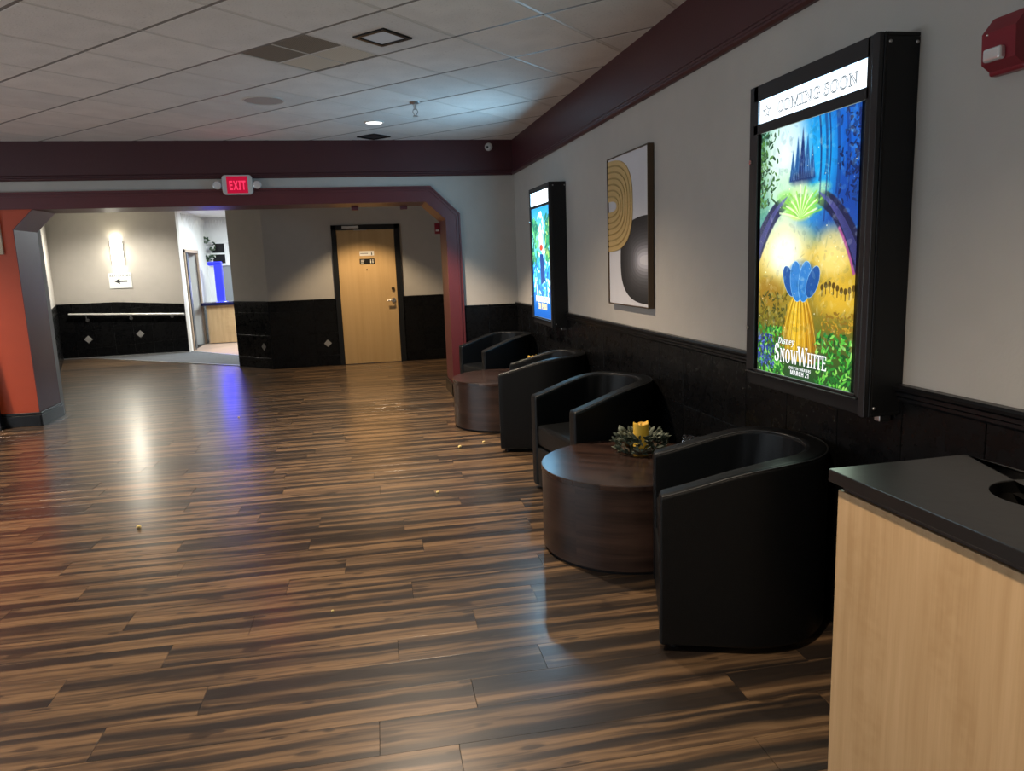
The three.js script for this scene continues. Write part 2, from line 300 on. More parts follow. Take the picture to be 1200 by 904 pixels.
// ---- right wall
{
  const w = struct('wall_right', 'greige right wall with dark red top band and black tiled dado', 'wall');
  mesh('plaster', box(XW, XW + 0.15, 0, HC + 0.1, ZA, ZR), M.wall, w);
  mesh('dado_backing', box(XW - 0.004, XW, 0, 1.0, ZB, ZR), M.grout, w);
  mesh('top_band', box(XW - 0.012, XW, 2.46, HC + 0.01, ZB, ZR), M.soffit, w);
  const prof = [[0, 2.44], [0.018, 2.44], [0.03, 2.452], [0.03, 2.462], [0.022, 2.47], [0.022, 2.482], [0.012, 2.494], [0, 2.494]];
  const mould = (pr, L) => extr(pr, L);
  mesh('band_moulding', uvm(mould(prof.map(p => [-p[0], p[1]]), ZR - ZB).translate(XW, 0, ZB)), M.soffit, w);
  const rail = [[0, 0.972], [0.014, 0.972], [0.018, 0.98], [0.018, 0.99], [0.026, 0.996], [0.026, 1.008], [0.036, 1.016], [0.038, 1.026], [0.03, 1.034], [0, 1.034]];
  mesh('chair_rail', uvm(mould(rail.map(p => [-p[0], p[1]]), ZR - ZB).translate(XW, 0, ZB)), M.blackGloss, w);
  // a = distance towards the viewer from the back corner; only what the photograph can show is tiled singly
  tileField(w, rectPoly(0.008, 8.3, 0.0, 0.972), 8.3 - 1.812 - 0.3475 * 19, 0.645 - 0.3475 * 2, 0.3475, (a, b, n) => [XW - 0.004 - n, b, ZB + a], 91);
}
// ---- back wall with the wide chamfered opening
const OPEN = [[-3.245, 0], [-3.245, 1.975], [-3.045, 2.17], [0.825, 2.17], [1.04, 1.975], [1.04, 0]];
{
  const w = struct('wall_back', 'greige back wall with dark red top band above the wide chamfered opening', 'wall');
  const sh = pts => { const s = new THREE.Shape(); pts.forEach((p, i) => i ? s.lineTo(...p) : s.moveTo(...p)); s.closePath(); return s; };
  const ex = (pts, d, z) => uvm(new THREE.ExtrudeGeometry(sh(pts), { depth: d, bevelEnabled: false }).translate(0, 0, z));
  mesh('plaster', ex([[1.04, 0], [XW, 0], [XW, HC + 0.1], [XL, HC + 0.1], [XL, 2.17], [-3.045, 2.17], [0.825, 2.17], [1.04, 1.975]], ZB - ZA, ZA), M.wall, w);
  mesh('red_panel', ex([[XL, 0], [-3.245, 0], [-3.245, 1.975], [-3.045, 2.17], [XL, 2.17]], ZB - ZA, ZA), M.red, w);
  mesh('top_band', box(XL, XW - 0.012, 2.46, HC + 0.01, ZB, ZB + 0.012), M.soffit, w);
  const prof = [[0, 2.434], [0.018, 2.434], [0.03, 2.446], [0.03, 2.456], [0.022, 2.464], [0.022, 2.476], [0.012, 2.488], [0, 2.488]];
  mesh('band_moulding', uvm(extr(prof, XW - 0.02 - XL).rotateY(-Math.PI / 2).translate(XW - 0.02, 0, ZB)), M.soffit, w);
  mesh('dado_backing', box(1.195, XW - 0.004, 0, 1.0, ZB, ZB + 0.004), M.grout, w);
  tileField(w, rectPoly(1.2, XW - 0.006, 0.0, 1.018), 1.2 + 0.27, 0.645 - 0.3475 * 2, 0.3475, (a, b, n) => [a, b, ZB + 0.004 + n], 92);
  // surround of the opening
  const t = struct('trim_1', 'dark red painted surround lining the wide chamfered opening', 'trim');
  const outer = [[1.195, 0], [1.195, 2.03], [0.885, 2.33], [XL, 2.33], [XL, 2.17], [-3.045, 2.17], [0.825, 2.17], [1.04, 1.975], [1.04, 0]];
  mesh('casing', ex(outer, 0.02, ZB), M.arch, t);
  const ridge = (o, i, d) => ex([[1.195 - o, 0.16], [1.195 - o, 2.03 - o * 0.42], [0.885 - o * 0.42, 2.33 - o], [XL, 2.33 - o], [XL, 2.33 - i], [0.885 - i * 0.42, 2.33 - i], [1.195 - i, 2.03 - i * 0.42], [1.195 - i, 0.16]], d, ZB + 0.02);
  mesh('outer_bead', ridge(0, 0.016, 0.014), M.arch, t); mesh('inner_bead', ridge(0.03, 0.046, 0.01), M.arch, t);
  // jamb linings
  const lin_ = 0.006;
  mesh('jamb', box(1.04 - lin_, 1.04, 0, 1.975, ZA - 0.01, ZB + 0.02), M.arch, t);
  mesh('jamb', box(-3.245, -3.245 + lin_, 0, 1.975, ZA - 0.01, ZB + 0.004), M.arch, t);
  const slant = (x0, y0, x1, y1, nx, ny) => ex([[x0, y0], [x1, y1], [x1 + nx * lin_, y1 + ny * lin_], [x0 + nx * lin_, y0 + ny * lin_]], ZB - ZA + 0.024, ZA - 0.01);
  mesh('chamfer_lining', slant(1.04, 1.975, 0.825, 2.17, -0.67, -0.74), M.arch, t);
  mesh('chamfer_lining', slant(-3.245, 1.975, -3.045, 2.17, 0.7, -0.71), M.arch, t);
  mesh('head_lining', box(-3.045, 0.825, 2.17 - lin_, 2.17, ZA - 0.01, ZB + 0.02), M.arch, t);
  for (const x of [0.07, 0.62]) mesh('catch', rbox(x - 0.04, x + 0.04, 2.125, 2.164, ZA + 0.02, ZA + 0.09, 0.006), M.arch, t);
  // skirtings
  const b = struct('baseboard_back', 'black moulded skirting around the feet of the chamfered opening', 'skirting');
  const skirt = (x0, x1, z0, z1) => [rbox(x0, x1, 0, 0.115, z0, z1, 0.003), rbox(x0 + (x1 - x0 > 0.3 ? 0 : 0.003), x1 - 0.003, 0.115, 0.145, z0 + 0.003, z1 - 0.004, 0.006)];
  mesh('skirting', [...skirt(XL, -3.225, ZB, ZB + 0.022)], M.blackGloss, b);
  mesh('skirting', [...skirt(-3.239, -3.217, ZA - 0.01, ZB + 0.022)], M.blackGloss, b);
  mesh('skirting', [...skirt(1.012, 1.034, ZA - 0.01, ZB + 0.042)], M.blackGloss, b);
  mesh('skirting', [...skirt(1.012, 1.195, ZB + 0.02, ZB + 0.042)], M.blackGloss, b);
}
// ---- walls outside the frame that close the lobby
{
  const w = struct('wall_left', 'plain greige wall closing the lobby beyond the left edge', 'wall'); mesh('plaster', box(XL - 0.15, XL, 0, HC + 0.1, ZA, ZR), M.wall, w);
  const r = struct('wall_front', 'plain greige wall closing the lobby behind the viewer', 'wall'); mesh('plaster', box(XL, XW + 0.15, 0, HC + 0.1, ZR, ZR + 0.15), M.wall, r);
}
// ---- walls of the recess: oblique return, door wall, left wall, hallway wall
{
  const w = struct('wall_alcove', 'greige recess wall with black tiled dado around the maple door', 'wall');
  mesh('plaster', box(-1.275, 2.2, 0, HA, ZD - 0.15, ZD), M.wall, w);
  mesh('dado_backing', [box(-1.275, -0.285, 0, 1.0, ZD, ZD + 0.004), box(0.735, 2.0, 0, 1.0, ZD, ZD + 0.004)], M.grout, w);
  tileField(w, rectPoly(-1.27, -0.287, 0, 1.018), -1.275 - 0.03, 0.165, 0.345, (a, b, n) => [a, b, ZD + 0.004 + n], 93);
  tileField(w, rectPoly(0.737, 1.7, 0, 1.018), 0.737 - 0.05, 0.165, 0.345, (a, b, n) => [a, b, ZD + 0.004 + n], 94);
  mesh('dado_cap', rbox(-1.275, -0.287, 1.012, 1.026, ZD, ZD + 0.018, 0.003), M.blackGloss, w);
  mesh('dado_cap', rbox(0.737, 1.9, 1.0, 1.014, ZD, ZD + 0.018, 0.003), M.blackGloss, w);
  const dia = (map) => piece([[0, -0.058], [0.058, 0], [0, 0.058], [-0.058, 0]], 0.004, 0.0015, map);
  mesh('diamond_inset', dia((a, b, n) => [a - 0.452, b + 0.347, ZD + 0.012 + n]), M.inset, w);
  mesh('plaster_side', box(1.9, 2.05, 0, HA, ZD, ZA), M.wall, w);
  // oblique return wall
  const o = struct('wall_return', 'short oblique greige wall with black tiles left of the maple door', 'wall');
  const A = [-1.275, ZD], B = [-1.86, -12.33], L = Math.hypot(B[0] - A[0], B[1] - A[1]), dx = (B[0] - A[0]) / L, dz = (B[1] - A[1]) / L, nx = dz, nz = -dx;   // normal towards the viewer
  const sgn = (nx * A[0] + nz * A[1]) < 0 ? 1 : -1;
  const at = (a, b, n) => [A[0] + dx * a + nx * sgn * n, b, A[1] + dz * a + nz * sgn * n];
  const flip = (A[0] * dz - A[1] * dx);
  const obox = (a0, a1, b0, b1, n0, n1) => { const g = new THREE.BoxGeometry(1, 1, 1), p = g.attributes.position; for (let i = 0; i < p.count; i++) { const q = at(a0 + (p.getX(i) + 0.5) * (a1 - a0), b0 + (p.getY(i) + 0.5) * (b1 - b0), n0 + (p.getZ(i) + 0.5) * (n1 - n0)); p.setXYZ(i, ...q); } const h = uvm(g); h.computeVertexNormals(); return h; };
  mesh('plaster', obox(0, L, 0, HA, -0.12, 0), M.wall, o);
  mesh('dado_backing', obox(0, L, 0, 1.0, 0, 0.004), M.grout, o);
  tileField(o, rectPoly(0.003, L - 0.003, 0, 1.02), 0.1, 0.165, 0.345, (a, b, n) => at(a, b, 0.004 + n), 95);
  mesh('dado_cap', obox(0, L, 1.014, 1.028, 0, 0.018), M.blackGloss, o);
  mesh('corner_bead', cyl(0.02, 0.02, 1.026, -1.272, 0.513, ZD + 0.006, 14), M.tile, o);
  mesh('diamond_inset', dia((a, b, n) => at(a + 0.19, b + 0.335, 0.012 + n)), M.inset, o);
  // left wall of the recess
  const l = struct('wall_recess_left', 'narrow slice of tan wall just inside the left jamb', 'wall');
  const P = [-3.4, ZA], Q = [-5.32, ZH], L2 = Math.hypot(Q[0] - P[0], Q[1] - P[1]), ex = (Q[0] - P[0]) / L2, ez = (Q[1] - P[1]) / L2;
  const at2 = (a, b, n) => [P[0] + ex * a - ez * n, b, P[1] + ez * a + ex * n];
  const lb = (a0, a1, b0, b1, n0, n1) => { const g = new THREE.BoxGeometry(1, 1, 1), p = g.attributes.position; for (let i = 0; i < p.count; i++) { const q = at2(a0 + (p.getX(i) + 0.5) * (a1 - a0), b0 + (p.getY(i) + 0.5) * (b1 - b0), n0 + (p.getZ(i) + 0.5) * (n1 - n0)); p.setXYZ(i, ...q); } const h = uvm(g); h.computeVertexNormals(); return h; };
  mesh('plaster', lb(0, L2, 0, HA, -0.12, 0), M.wall, l);
  mesh('dado', lb(0, L2, 0, 1.0, 0, 0.012), M.tile, l);
  mesh('plaster_infill', box(-3.75, -3.245, 0, HA, ZA - 0.12, ZA), M.wall, l);
  // hallway wall
  const h = struct('wall_hallway', 'pale hallway wall with black tiled dado, lit by the wall sconce', 'wall');
  mesh('plaster', box(-5.6, -3.13, 0, HA, ZH - 0.2, ZH), M.wall, h);
  const dado = [[-5.32, 0], [-3.14, 0], [-3.14, 0.925], [-4.29, 1.008], [-5.32, 1.008]];
  mesh('dado_backing', uvm(extr(dado, 0.004).translate(0, 0, ZH)), M.grout, h);
  tileField(h, dado, -5.445 + 0.06, 0.146, 0.33, (a, b, n) => [a, b, ZH + 0.004 + n], 96, { slope: 0.058 });
  mesh('diamond_inset', dia((a, b, n) => [a * 1.25 - 4.848, b * 1.25 + 0.347, ZH + 0.012 + n]), M.inset, h);
  mesh('diamond_inset', dia((a, b, n) => [a * 1.25 - 3.955, b * 1.25 + 0.40, ZH + 0.012 + n]), M.inset, h);
  mesh('base_bead', uvm(extr([[-5.43, 0.0], [-3.13, 0.0], [-3.13, 0.03], [-5.43, 0.02]], 0.014).translate(0, 0, ZH)), M.threshold, h);
  // the bright corridor beyond
  const c = struct('wall_corridor', 'bright white walls of the corridor beyond the opening', 'wall');
  const door = [-15.55, -16.75, 1.93];
  mesh('plaster', [box(-3.3, -3.13, 0, HA, -15.3, ZH - 0.2), box(-3.3, -3.13, 0, HA, -17.6, -16.5), box(-3.3, -3.13, 1.9, HA, -16.5, -15.3)], M.white, c);
  const cb = struct('wall_corridor_end', 'bright white end wall of the corridor behind the counter', 'wall'); mesh('plaster', box(-4.6, 2.2, 0, HA, -17.75, -17.6), M.white, cb);
  const cr = struct('wall_corridor_right', 'white corridor wall hidden behind the maple door wall', 'wall'); mesh('plaster', box(2.05, 2.2, 0, HA, -17.6, ZD - 0.15), M.white, cr);
  const cs = struct('wall_side_room', 'tan wall glimpsed through the slate door in the corridor', 'wall'); mesh('plaster', box(-4.6, -4.5, 0, HA, -17.6, ZH - 0.2), M.tan, cs);
  mesh('dado', [box(-3.13, -3.12, 0, 0.86, -17.0, -16.58)], M.tile, c);
}

// ================================================================ THINGS
// ---- tub chairs
function tubChair(label, x, z, turn) {
  // local frame: front edge on x = 0 facing -x, width along z, origin at the middle of the front on the floor
  const W = 0.68, D = 0.665, T = 0.085, r = W / 2 - T / 2, flat = D - W / 2;
  const t = thing('tub_chair', label, 'chair', [x, 0, z], turn, 'black leather tub chairs along the right wall');
  const path = []; const N = 44;
  const Ls = flat - 0.012, La = Math.PI * r, tot = 2 * Ls + La;
  for (let i = 0; i <= N; i++) {
    const s = tot * i / N; let px, pz, nx, nz;
    if (s <= Ls) { px = 0.012 + s; pz = r; nx = 0; nz = 1; }
    else if (s <= Ls + La) { const a = (s - Ls) / r; px = flat + r * Math.sin(a); pz = r * Math.cos(a); nx = Math.sin(a); nz = Math.cos(a); }
    else { px = flat - (s - Ls - La); pz = -r; nx = 0; nz = -1; }
    path.push({ px, pz, nx, nz });
  }
  const h = d => 0.62 + 0.115 * smooth(-0.25, 0.75, d / D) * 1.25 - 0.018;
  const prof = (top, k, wr, back) => {   // k: shrink of the end rounding; cross-section from inner bottom over the rim to outer bottom
    const hw = T / 2 - k, rr = 0.02, y = top - k, q = [];
    const fold = yy => back * 0.006 * Math.sin(wr * 95) * smooth(0.4, 0.55, yy) * (1 - smooth(0.64, 0.72, yy));
    q.push([-hw, 0.03]); for (const yy of [0.3, 0.42, 0.5, 0.56, 0.6]) q.push([-hw - fold(yy), Math.min(yy, y - rr)]);
    for (let a = 0; a <= 4; a++) { const g = Math.PI * (1 - a / 8); q.push([-hw + rr + rr * Math.cos(g), y - rr + rr * Math.sin(g)]); }
    for (let a = 0; a <= 4; a++) { const g = Math.PI / 2 * (1 - a / 4); q.push([hw - rr + rr * Math.cos(g), y - rr + rr * Math.sin(g)]); }
    q.push([hw, 0.4], [hw, 0.2], [hw, 0.045], [hw - 0.012, 0.03]); return q;
  };
  const secs = []; const add = (p, dx, k, i) => secs.push(prof(h(Math.max(0, p.px)), k, i / N, smooth(0.12, 0.28, i / N) * (1 - smooth(0.72, 0.88, i / N))).map(q => [p.px + dx + p.nx * q[0], q[1], p.pz + p.nz * q[0]]));
  add(path[0], -0.012, 0.022, 0); add(path[0], -0.0105, 0.012, 0); add(path[0], -0.006, 0.004, 0);
  path.forEach((p, i) => add(p, 0, 0, i));
  const e = path[N]; add(e, -0.006, 0.004, N); add(e, -0.0105, 0.012, N); add(e, -0.012, 0.022, N);
  const P = [], U = [], I = [], m = secs[0].length;
  secs.forEach((s, i) => { let v = 0; s.forEach((q, j) => { if (j) v += Math.hypot(q[0] - s[j - 1][0], q[1] - s[j - 1][1], q[2] - s[j - 1][2]); P.push(...q); U.push(i * tot / N, v); }); });
  for (let i = 0; i < secs.length - 1; i++) for (let j = 0; j < m - 1; j++) { const a = i * m + j, b = a + m; I.push(a, b, a + 1, b, b + 1, a + 1); }
  for (const s of [0, secs.length - 1]) { const b = s * m; for (let j = 1; j < m - 1; j++) s ? I.push(b, b + j + 1, b + j) : I.push(b, b + j, b + j + 1); }
  const g = new THREE.BufferGeometry(); g.setAttribute('position', new THREE.Float32BufferAttribute(P, 3)); g.setAttribute('uv', new THREE.Float32BufferAttribute(U, 2)); g.setIndex(I); g.computeVertexNormals();
  const shell = mesh('arm_shell', g, M.leather, t);
  for (const off of [-T / 2 + 0.004, T / 2 - 0.004]) mesh('piping', tubeOf(path.map(p => [p.px + p.nx * off, h(p.px) - 0.006, p.pz + p.nz * off]), 0.0032, 80, 6), M.seam, shell);
  // seat cushion follows the inside of the tub
  const ri = r - T / 2 - 0.004, sp = new THREE.Shape(); sp.moveTo(0.02, -ri); sp.lineTo(flat, -ri); sp.absarc(flat, 0, ri, -Math.PI / 2, Math.PI / 2, false); sp.lineTo(0.02, ri); sp.closePath();
  const seat = new THREE.ExtrudeGeometry(sp, { depth: 0.1, bevelEnabled: true, bevelSize: 0.022, bevelThickness: 0.022, bevelSegments: 3, bevelOffset: -0.022, curveSegments: 20 });
  seat.rotateX(Math.PI / 2); seat.translate(-0.008, 0.415, 0); mesh('seat', uvm(seat), M.leather, t);
  mesh('apron', rbox(0.004, 0.05, 0.03, 0.288, -ri, ri, 0.012, 3), M.leather, t);
  for (const [fx, fz] of [[0.06, 0.27], [0.06, -0.27], [0.5, 0.2], [0.5, -0.2]]) mesh('foot', cyl(0.022, 0.018, 0.036, fx, 0.018, fz, 12), M.dark, t);
  return t;
}
const fromEdge = (x0, z0, x1, z1) => { const mx = (x0 + x1) / 2, mz = (z0 + z1) / 2, L = Math.hypot(x1 - x0, z1 - z0); return [mx, mz, x0, z0, x1, z1]; };
// near corner of the front edge and the angle of the chair
function placeChair(label, nx, nz, ang) {   // (nx,nz): front corner nearest the viewer; ang > 0 turns the front away from the viewer
  const W = 0.68, c = Math.cos(ang), s = Math.sin(ang);
  return tubChair(label, nx + s * W / 2, nz - c * W / 2, -ang);
}
placeChair('black leather tub chair nearest the viewer, beside the maple waste cabinet', 1.043, -2.452, 0.36);
placeChair('black leather tub chair with open seat facing out, just beyond the nearest round table', 1.185, -4.0, -0.15);
placeChair('black leather tub chair seen side-on between the second and the far round table', 1.043, -5.60, 0.36);
placeChair('black leather tub chair farthest away, in the corner beside the red arch', 1.215, -7.18, -0.25);

// ---- drum tables
function drum(label, x, z) {
  const R = 0.45, H = 0.445, t = thing('drum_table', label, 'table', [x, 0, z], 0, 'dark walnut drum tables');
  const body = new THREE.CylinderGeometry(R - 0.003, R - 0.003, H - 0.045, 96, 1, true); body.translate(0, 0.02 + (H - 0.045) / 2, 0);
  const uv = body.attributes.uv; for (let i = 0; i < uv.count; i++) uv.setXY(i, uv.getX(i) * 2 * Math.PI * R / 2.4, uv.getY(i) * H / 1.2 + 0.3);
  mesh('drum', body, M.walnut, t);
  const top = lathe([[0, H], [R - 0.004, H], [R, H - 0.004], [R, H - 0.026], [0, H - 0.026]], 96), p = top.attributes.position, u2 = top.attributes.uv;
  for (let i = 0; i < p.count; i++) u2.setXY(i, (p.getX(i) * 0.8 + p.getZ(i) * 0.6) / 2.4, (p.getZ(i) * 0.8 - p.getX(i) * 0.6) / 1.2);
  const tt = top.toNonIndexed(); tt.computeVertexNormals(); mesh('table_top', tt, M.walnutTop, t);
  mesh('plinth', cyl(R - 0.02, R - 0.02, 0.022, 0, 0.011, 0, 64), M.dark, t);
  return t;
}
drum('round dark walnut drum table nearest the viewer, with a leafy candle wreath on top', 1.335, -3.56);
drum('round dark walnut drum table farther away, next to the foot of the red arch', 1.28, -6.70);

// ---- candles and wreaths
function candle(label, x, y, z) {
  const pts = []; const t = thing('pillar_candle', label, 'candle', [x, y, z], 0.3, 'yellow pillar candles on the drum tables');
  const g = lathe([[0, 0], [0.039, 0], [0.042, 0.004], [0.042, 0.15], [0.0405, 0.156], [0.037, 0.157], [0.033, 0.148], [0.014, 0.141], [0, 0.14]], 40), p = g.attributes.position;
  for (let i = 0; i < p.count; i++) if (p.getY(i) > 0.1) { const a = Math.atan2(p.getZ(i), p.getX(i)); p.setY(i, p.getY(i) + (p.getY(i) - 0.1) / 0.057 * 0.006 * (Math.sin(a * 2 + 1) + 0.6 * Math.sin(a * 5))); }
  g.computeVertexNormals(); mesh('wax', g, M.candle, t);
  mesh('wick', cyl(0.0016, 0.002, 0.016, 0, 0.147, 0, 8), M.dark, t);
}
function wreath(label, x, y, z, seed) {
  const R = rng(seed), t = thing('wreath', label, 'wreath', [x, y, z], 0, 'leafy wreaths on the drum tables'), r0 = 0.098;
  mesh('twig_ring', new THREE.TorusGeometry(r0, 0.014, 8, 40).rotateX(Math.PI / 2).translate(0, 0.02, 0), M.twig, t);
  const leaf = new THREE.BufferGeometry(); { const P = [], I = []; const w = [0, 0.7, 1, 0.75, 0]; for (let i = 0; i < 5; i++) { const s = i / 4 * 0.05; P.push(s, 0.004 * Math.sin(i / 4 * 3), -0.011 * w[i], s, 0.007 * Math.sin(i / 4 * 3) + 0.002, 0, s, 0.004 * Math.sin(i / 4 * 3), 0.011 * w[i]); } for (let i = 0; i < 4; i++) { const a = i * 3; I.push(a, a + 1, a + 3, a + 1, a + 4, a + 3, a + 1, a + 2, a + 4, a + 2, a + 5, a + 4); } leaf.setAttribute('position', new THREE.Float32BufferAttribute(P, 3)); leaf.setIndex(I); leaf.computeVertexNormals(); }
  for (const m of M.leaf) m.side = THREE.DoubleSide;
  for (let i = 0; i < 270; i++) {
    const a = R() * Math.PI * 2, b = (R() - 0.25) * Math.PI * 1.1, rr = 0.026 + 0.014 * R(), c = r0 + rr * Math.cos(b) * 0.9, yy = Math.max(0.008, 0.032 + rr * 1.5 * Math.sin(b));
    const q = mesh('leaf', leaf, M.leaf[Math.floor(R() * 3)], t); q.position.set(c * Math.cos(a), yy, c * Math.sin(a)); q.rotation.set((R() - 0.5) * 1.6, -a + (R() - 0.5) * 2.4, 0.25 + R() * 0.9, 'YXZ'); q.scale.setScalar(0.6 + 0.5 * R());
  }
  // sprig leaning over the candle
  for (let i = 0; i < 16; i++) { const q = mesh('sprig_leaf', leaf, M.leaf[1], t); const s = i / 15; q.position.set(-0.055 - 0.02 * Math.sin(s * 6), 0.05 + 0.028 * Math.sin(s * 3.1), 0.09 - 0.13 * s); q.rotation.set(R() * 2, R() * 6, R()); q.scale.setScalar(0.55); }
}
const TT = 0.445;
wreath('green leafy wreath around the yellow candle on the nearest drum table', 1.475, TT, -3.715, 8);
candle('yellow pillar candle standing in the wreath on the nearest drum table', 1.475, TT, -3.715);
wreath('green leafy wreath around the far drum table candle, hidden behind a chair arm', 1.605, TT, -6.78, 9);
candle('yellow pillar candle on the far drum table, only its top above the chair arm', 1.605, TT, -6.78);
{ // clear acrylic card stand at the rear of the near table
  const t = thing('card_stand', 'small clear acrylic card stand on the nearest drum table behind the chair arm', 'card stand', [1.63, TT, -3.42], 0.5);
  const s = (a, x) => { const g = new THREE.BoxGeometry(0.004, 0.145, 0.1); g.rotateZ(a).translate(x, 0.07, 0); return g; };
  mesh('front_sheet', s(0.22, 0.018), M.clear, t); mesh('rear_sheet', s(-0.22, -0.018), M.clear, t); mesh('foot', new THREE.BoxGeometry(0.07, 0.004, 0.1).translate(0, 0.002, 0), M.clear, t);
}

// ---- waste cabinet at the right edge
{
  const x0 = 1.163, x1 = 1.535, z0 = -1.598, z1 = -0.4, H = 0.95;
  const t = thing('waste_cabinet', 'maple waste cabinet with black top and round drop hole, at the right edge', 'cabinet', [x0, 0, z1]);
  const W = x1 - x0, L = z1 - z0;
  const k = 0.004, panel = (name, a0, a1, b0, b1, c0, c1) => { const g = rbox(a0, a1, b0, b1, c0, c1, 0.002, 1); const uv = g.attributes.uv; for (let i = 0; i < uv.count; i++) uv.setXY(i, uv.getX(i) / 0.62 + 0.13, uv.getY(i) / 1.1); return mesh(name, g, M.maple, t); };
  panel('side_panel', 0, 0.018, 0.0, H - 0.052, -L, 0); panel('end_panel', 0.018, W, 0.0, H - 0.052, -L, -L + 0.018); panel('end_panel', 0.018, W, 0, H - 0.052, -0.018, 0); panel('rear_panel', W - 0.018, W, 0, H - 0.052, -L + 0.018, -0.018);
  mesh('top_rim', [[0.008, 0.028, -L + 0.008, -0.008], [W - 0.028, W - 0.008, -L + 0.008, -0.008], [0.028, W - 0.028, -L + 0.008, -L + 0.028], [0.028, W - 0.028, -0.028, -0.008]].map(q => rbox(q[0], q[1], H - 0.052, H - 0.03, q[2], q[3], 0.002)), std({ color: lin(0.035, 0.02, 0.014), roughness: 0.6 }), t);
  const s = new THREE.Shape(), o = 0.02, rr = 0.012; s.moveTo(-o + rr, -o); s.lineTo(W + o - rr, -o); s.absarc(W + o - rr, -o + rr, rr, -Math.PI / 2, 0, false); s.lineTo(W + o, L + o - rr); s.absarc(W + o - rr, L + o - rr, rr, 0, Math.PI / 2, false); s.lineTo(-o + rr, L + o); s.absarc(-o + rr, L + o - rr, rr, Math.PI / 2, Math.PI, false); s.lineTo(-o, -o + rr); s.absarc(-o + rr, -o + rr, rr, Math.PI, 1.5 * Math.PI, false);
  const hole = new THREE.Path(); hole.absellipse(1.46 - x0, z1 + 1.285, 0.112, 0.112, 0, Math.PI * 2, true); s.holes.push(hole);
  const g = new THREE.ExtrudeGeometry(s, { depth: 0.026, bevelEnabled: true, bevelSize: 0.003, bevelThickness: 0.003, bevelSegments: 2, bevelOffset: -0.003, curveSegments: 40 }); g.rotateX(-Math.PI / 2); g.translate(0, H - 0.029, 0);
  mesh('top', uvm(g), std({ color: lin(0.011, 0.011, 0.0115), roughness: 0.32, specularIntensity: 0.7, bumpMap: tileBump, bumpScale: 0.0004 }), t);
  mesh('dark_bottom', cyl(0.11, 0.11, 0.01, 1.46 - x0, H - 0.32, -(z1 + 1.285), 32), M.dark, t);  // near-black disc; with the chute lining it stands for the shade in the hole
  mesh('chute', new THREE.CylinderGeometry(0.112, 0.112, 0.3, 40, 1, true).translate(1.46 - x0, H - 0.18, -(z1 + 1.285)), std({ color: lin(0.004, 0.004, 0.004), roughness: 0.9, side: THREE.DoubleSide }), t);
}

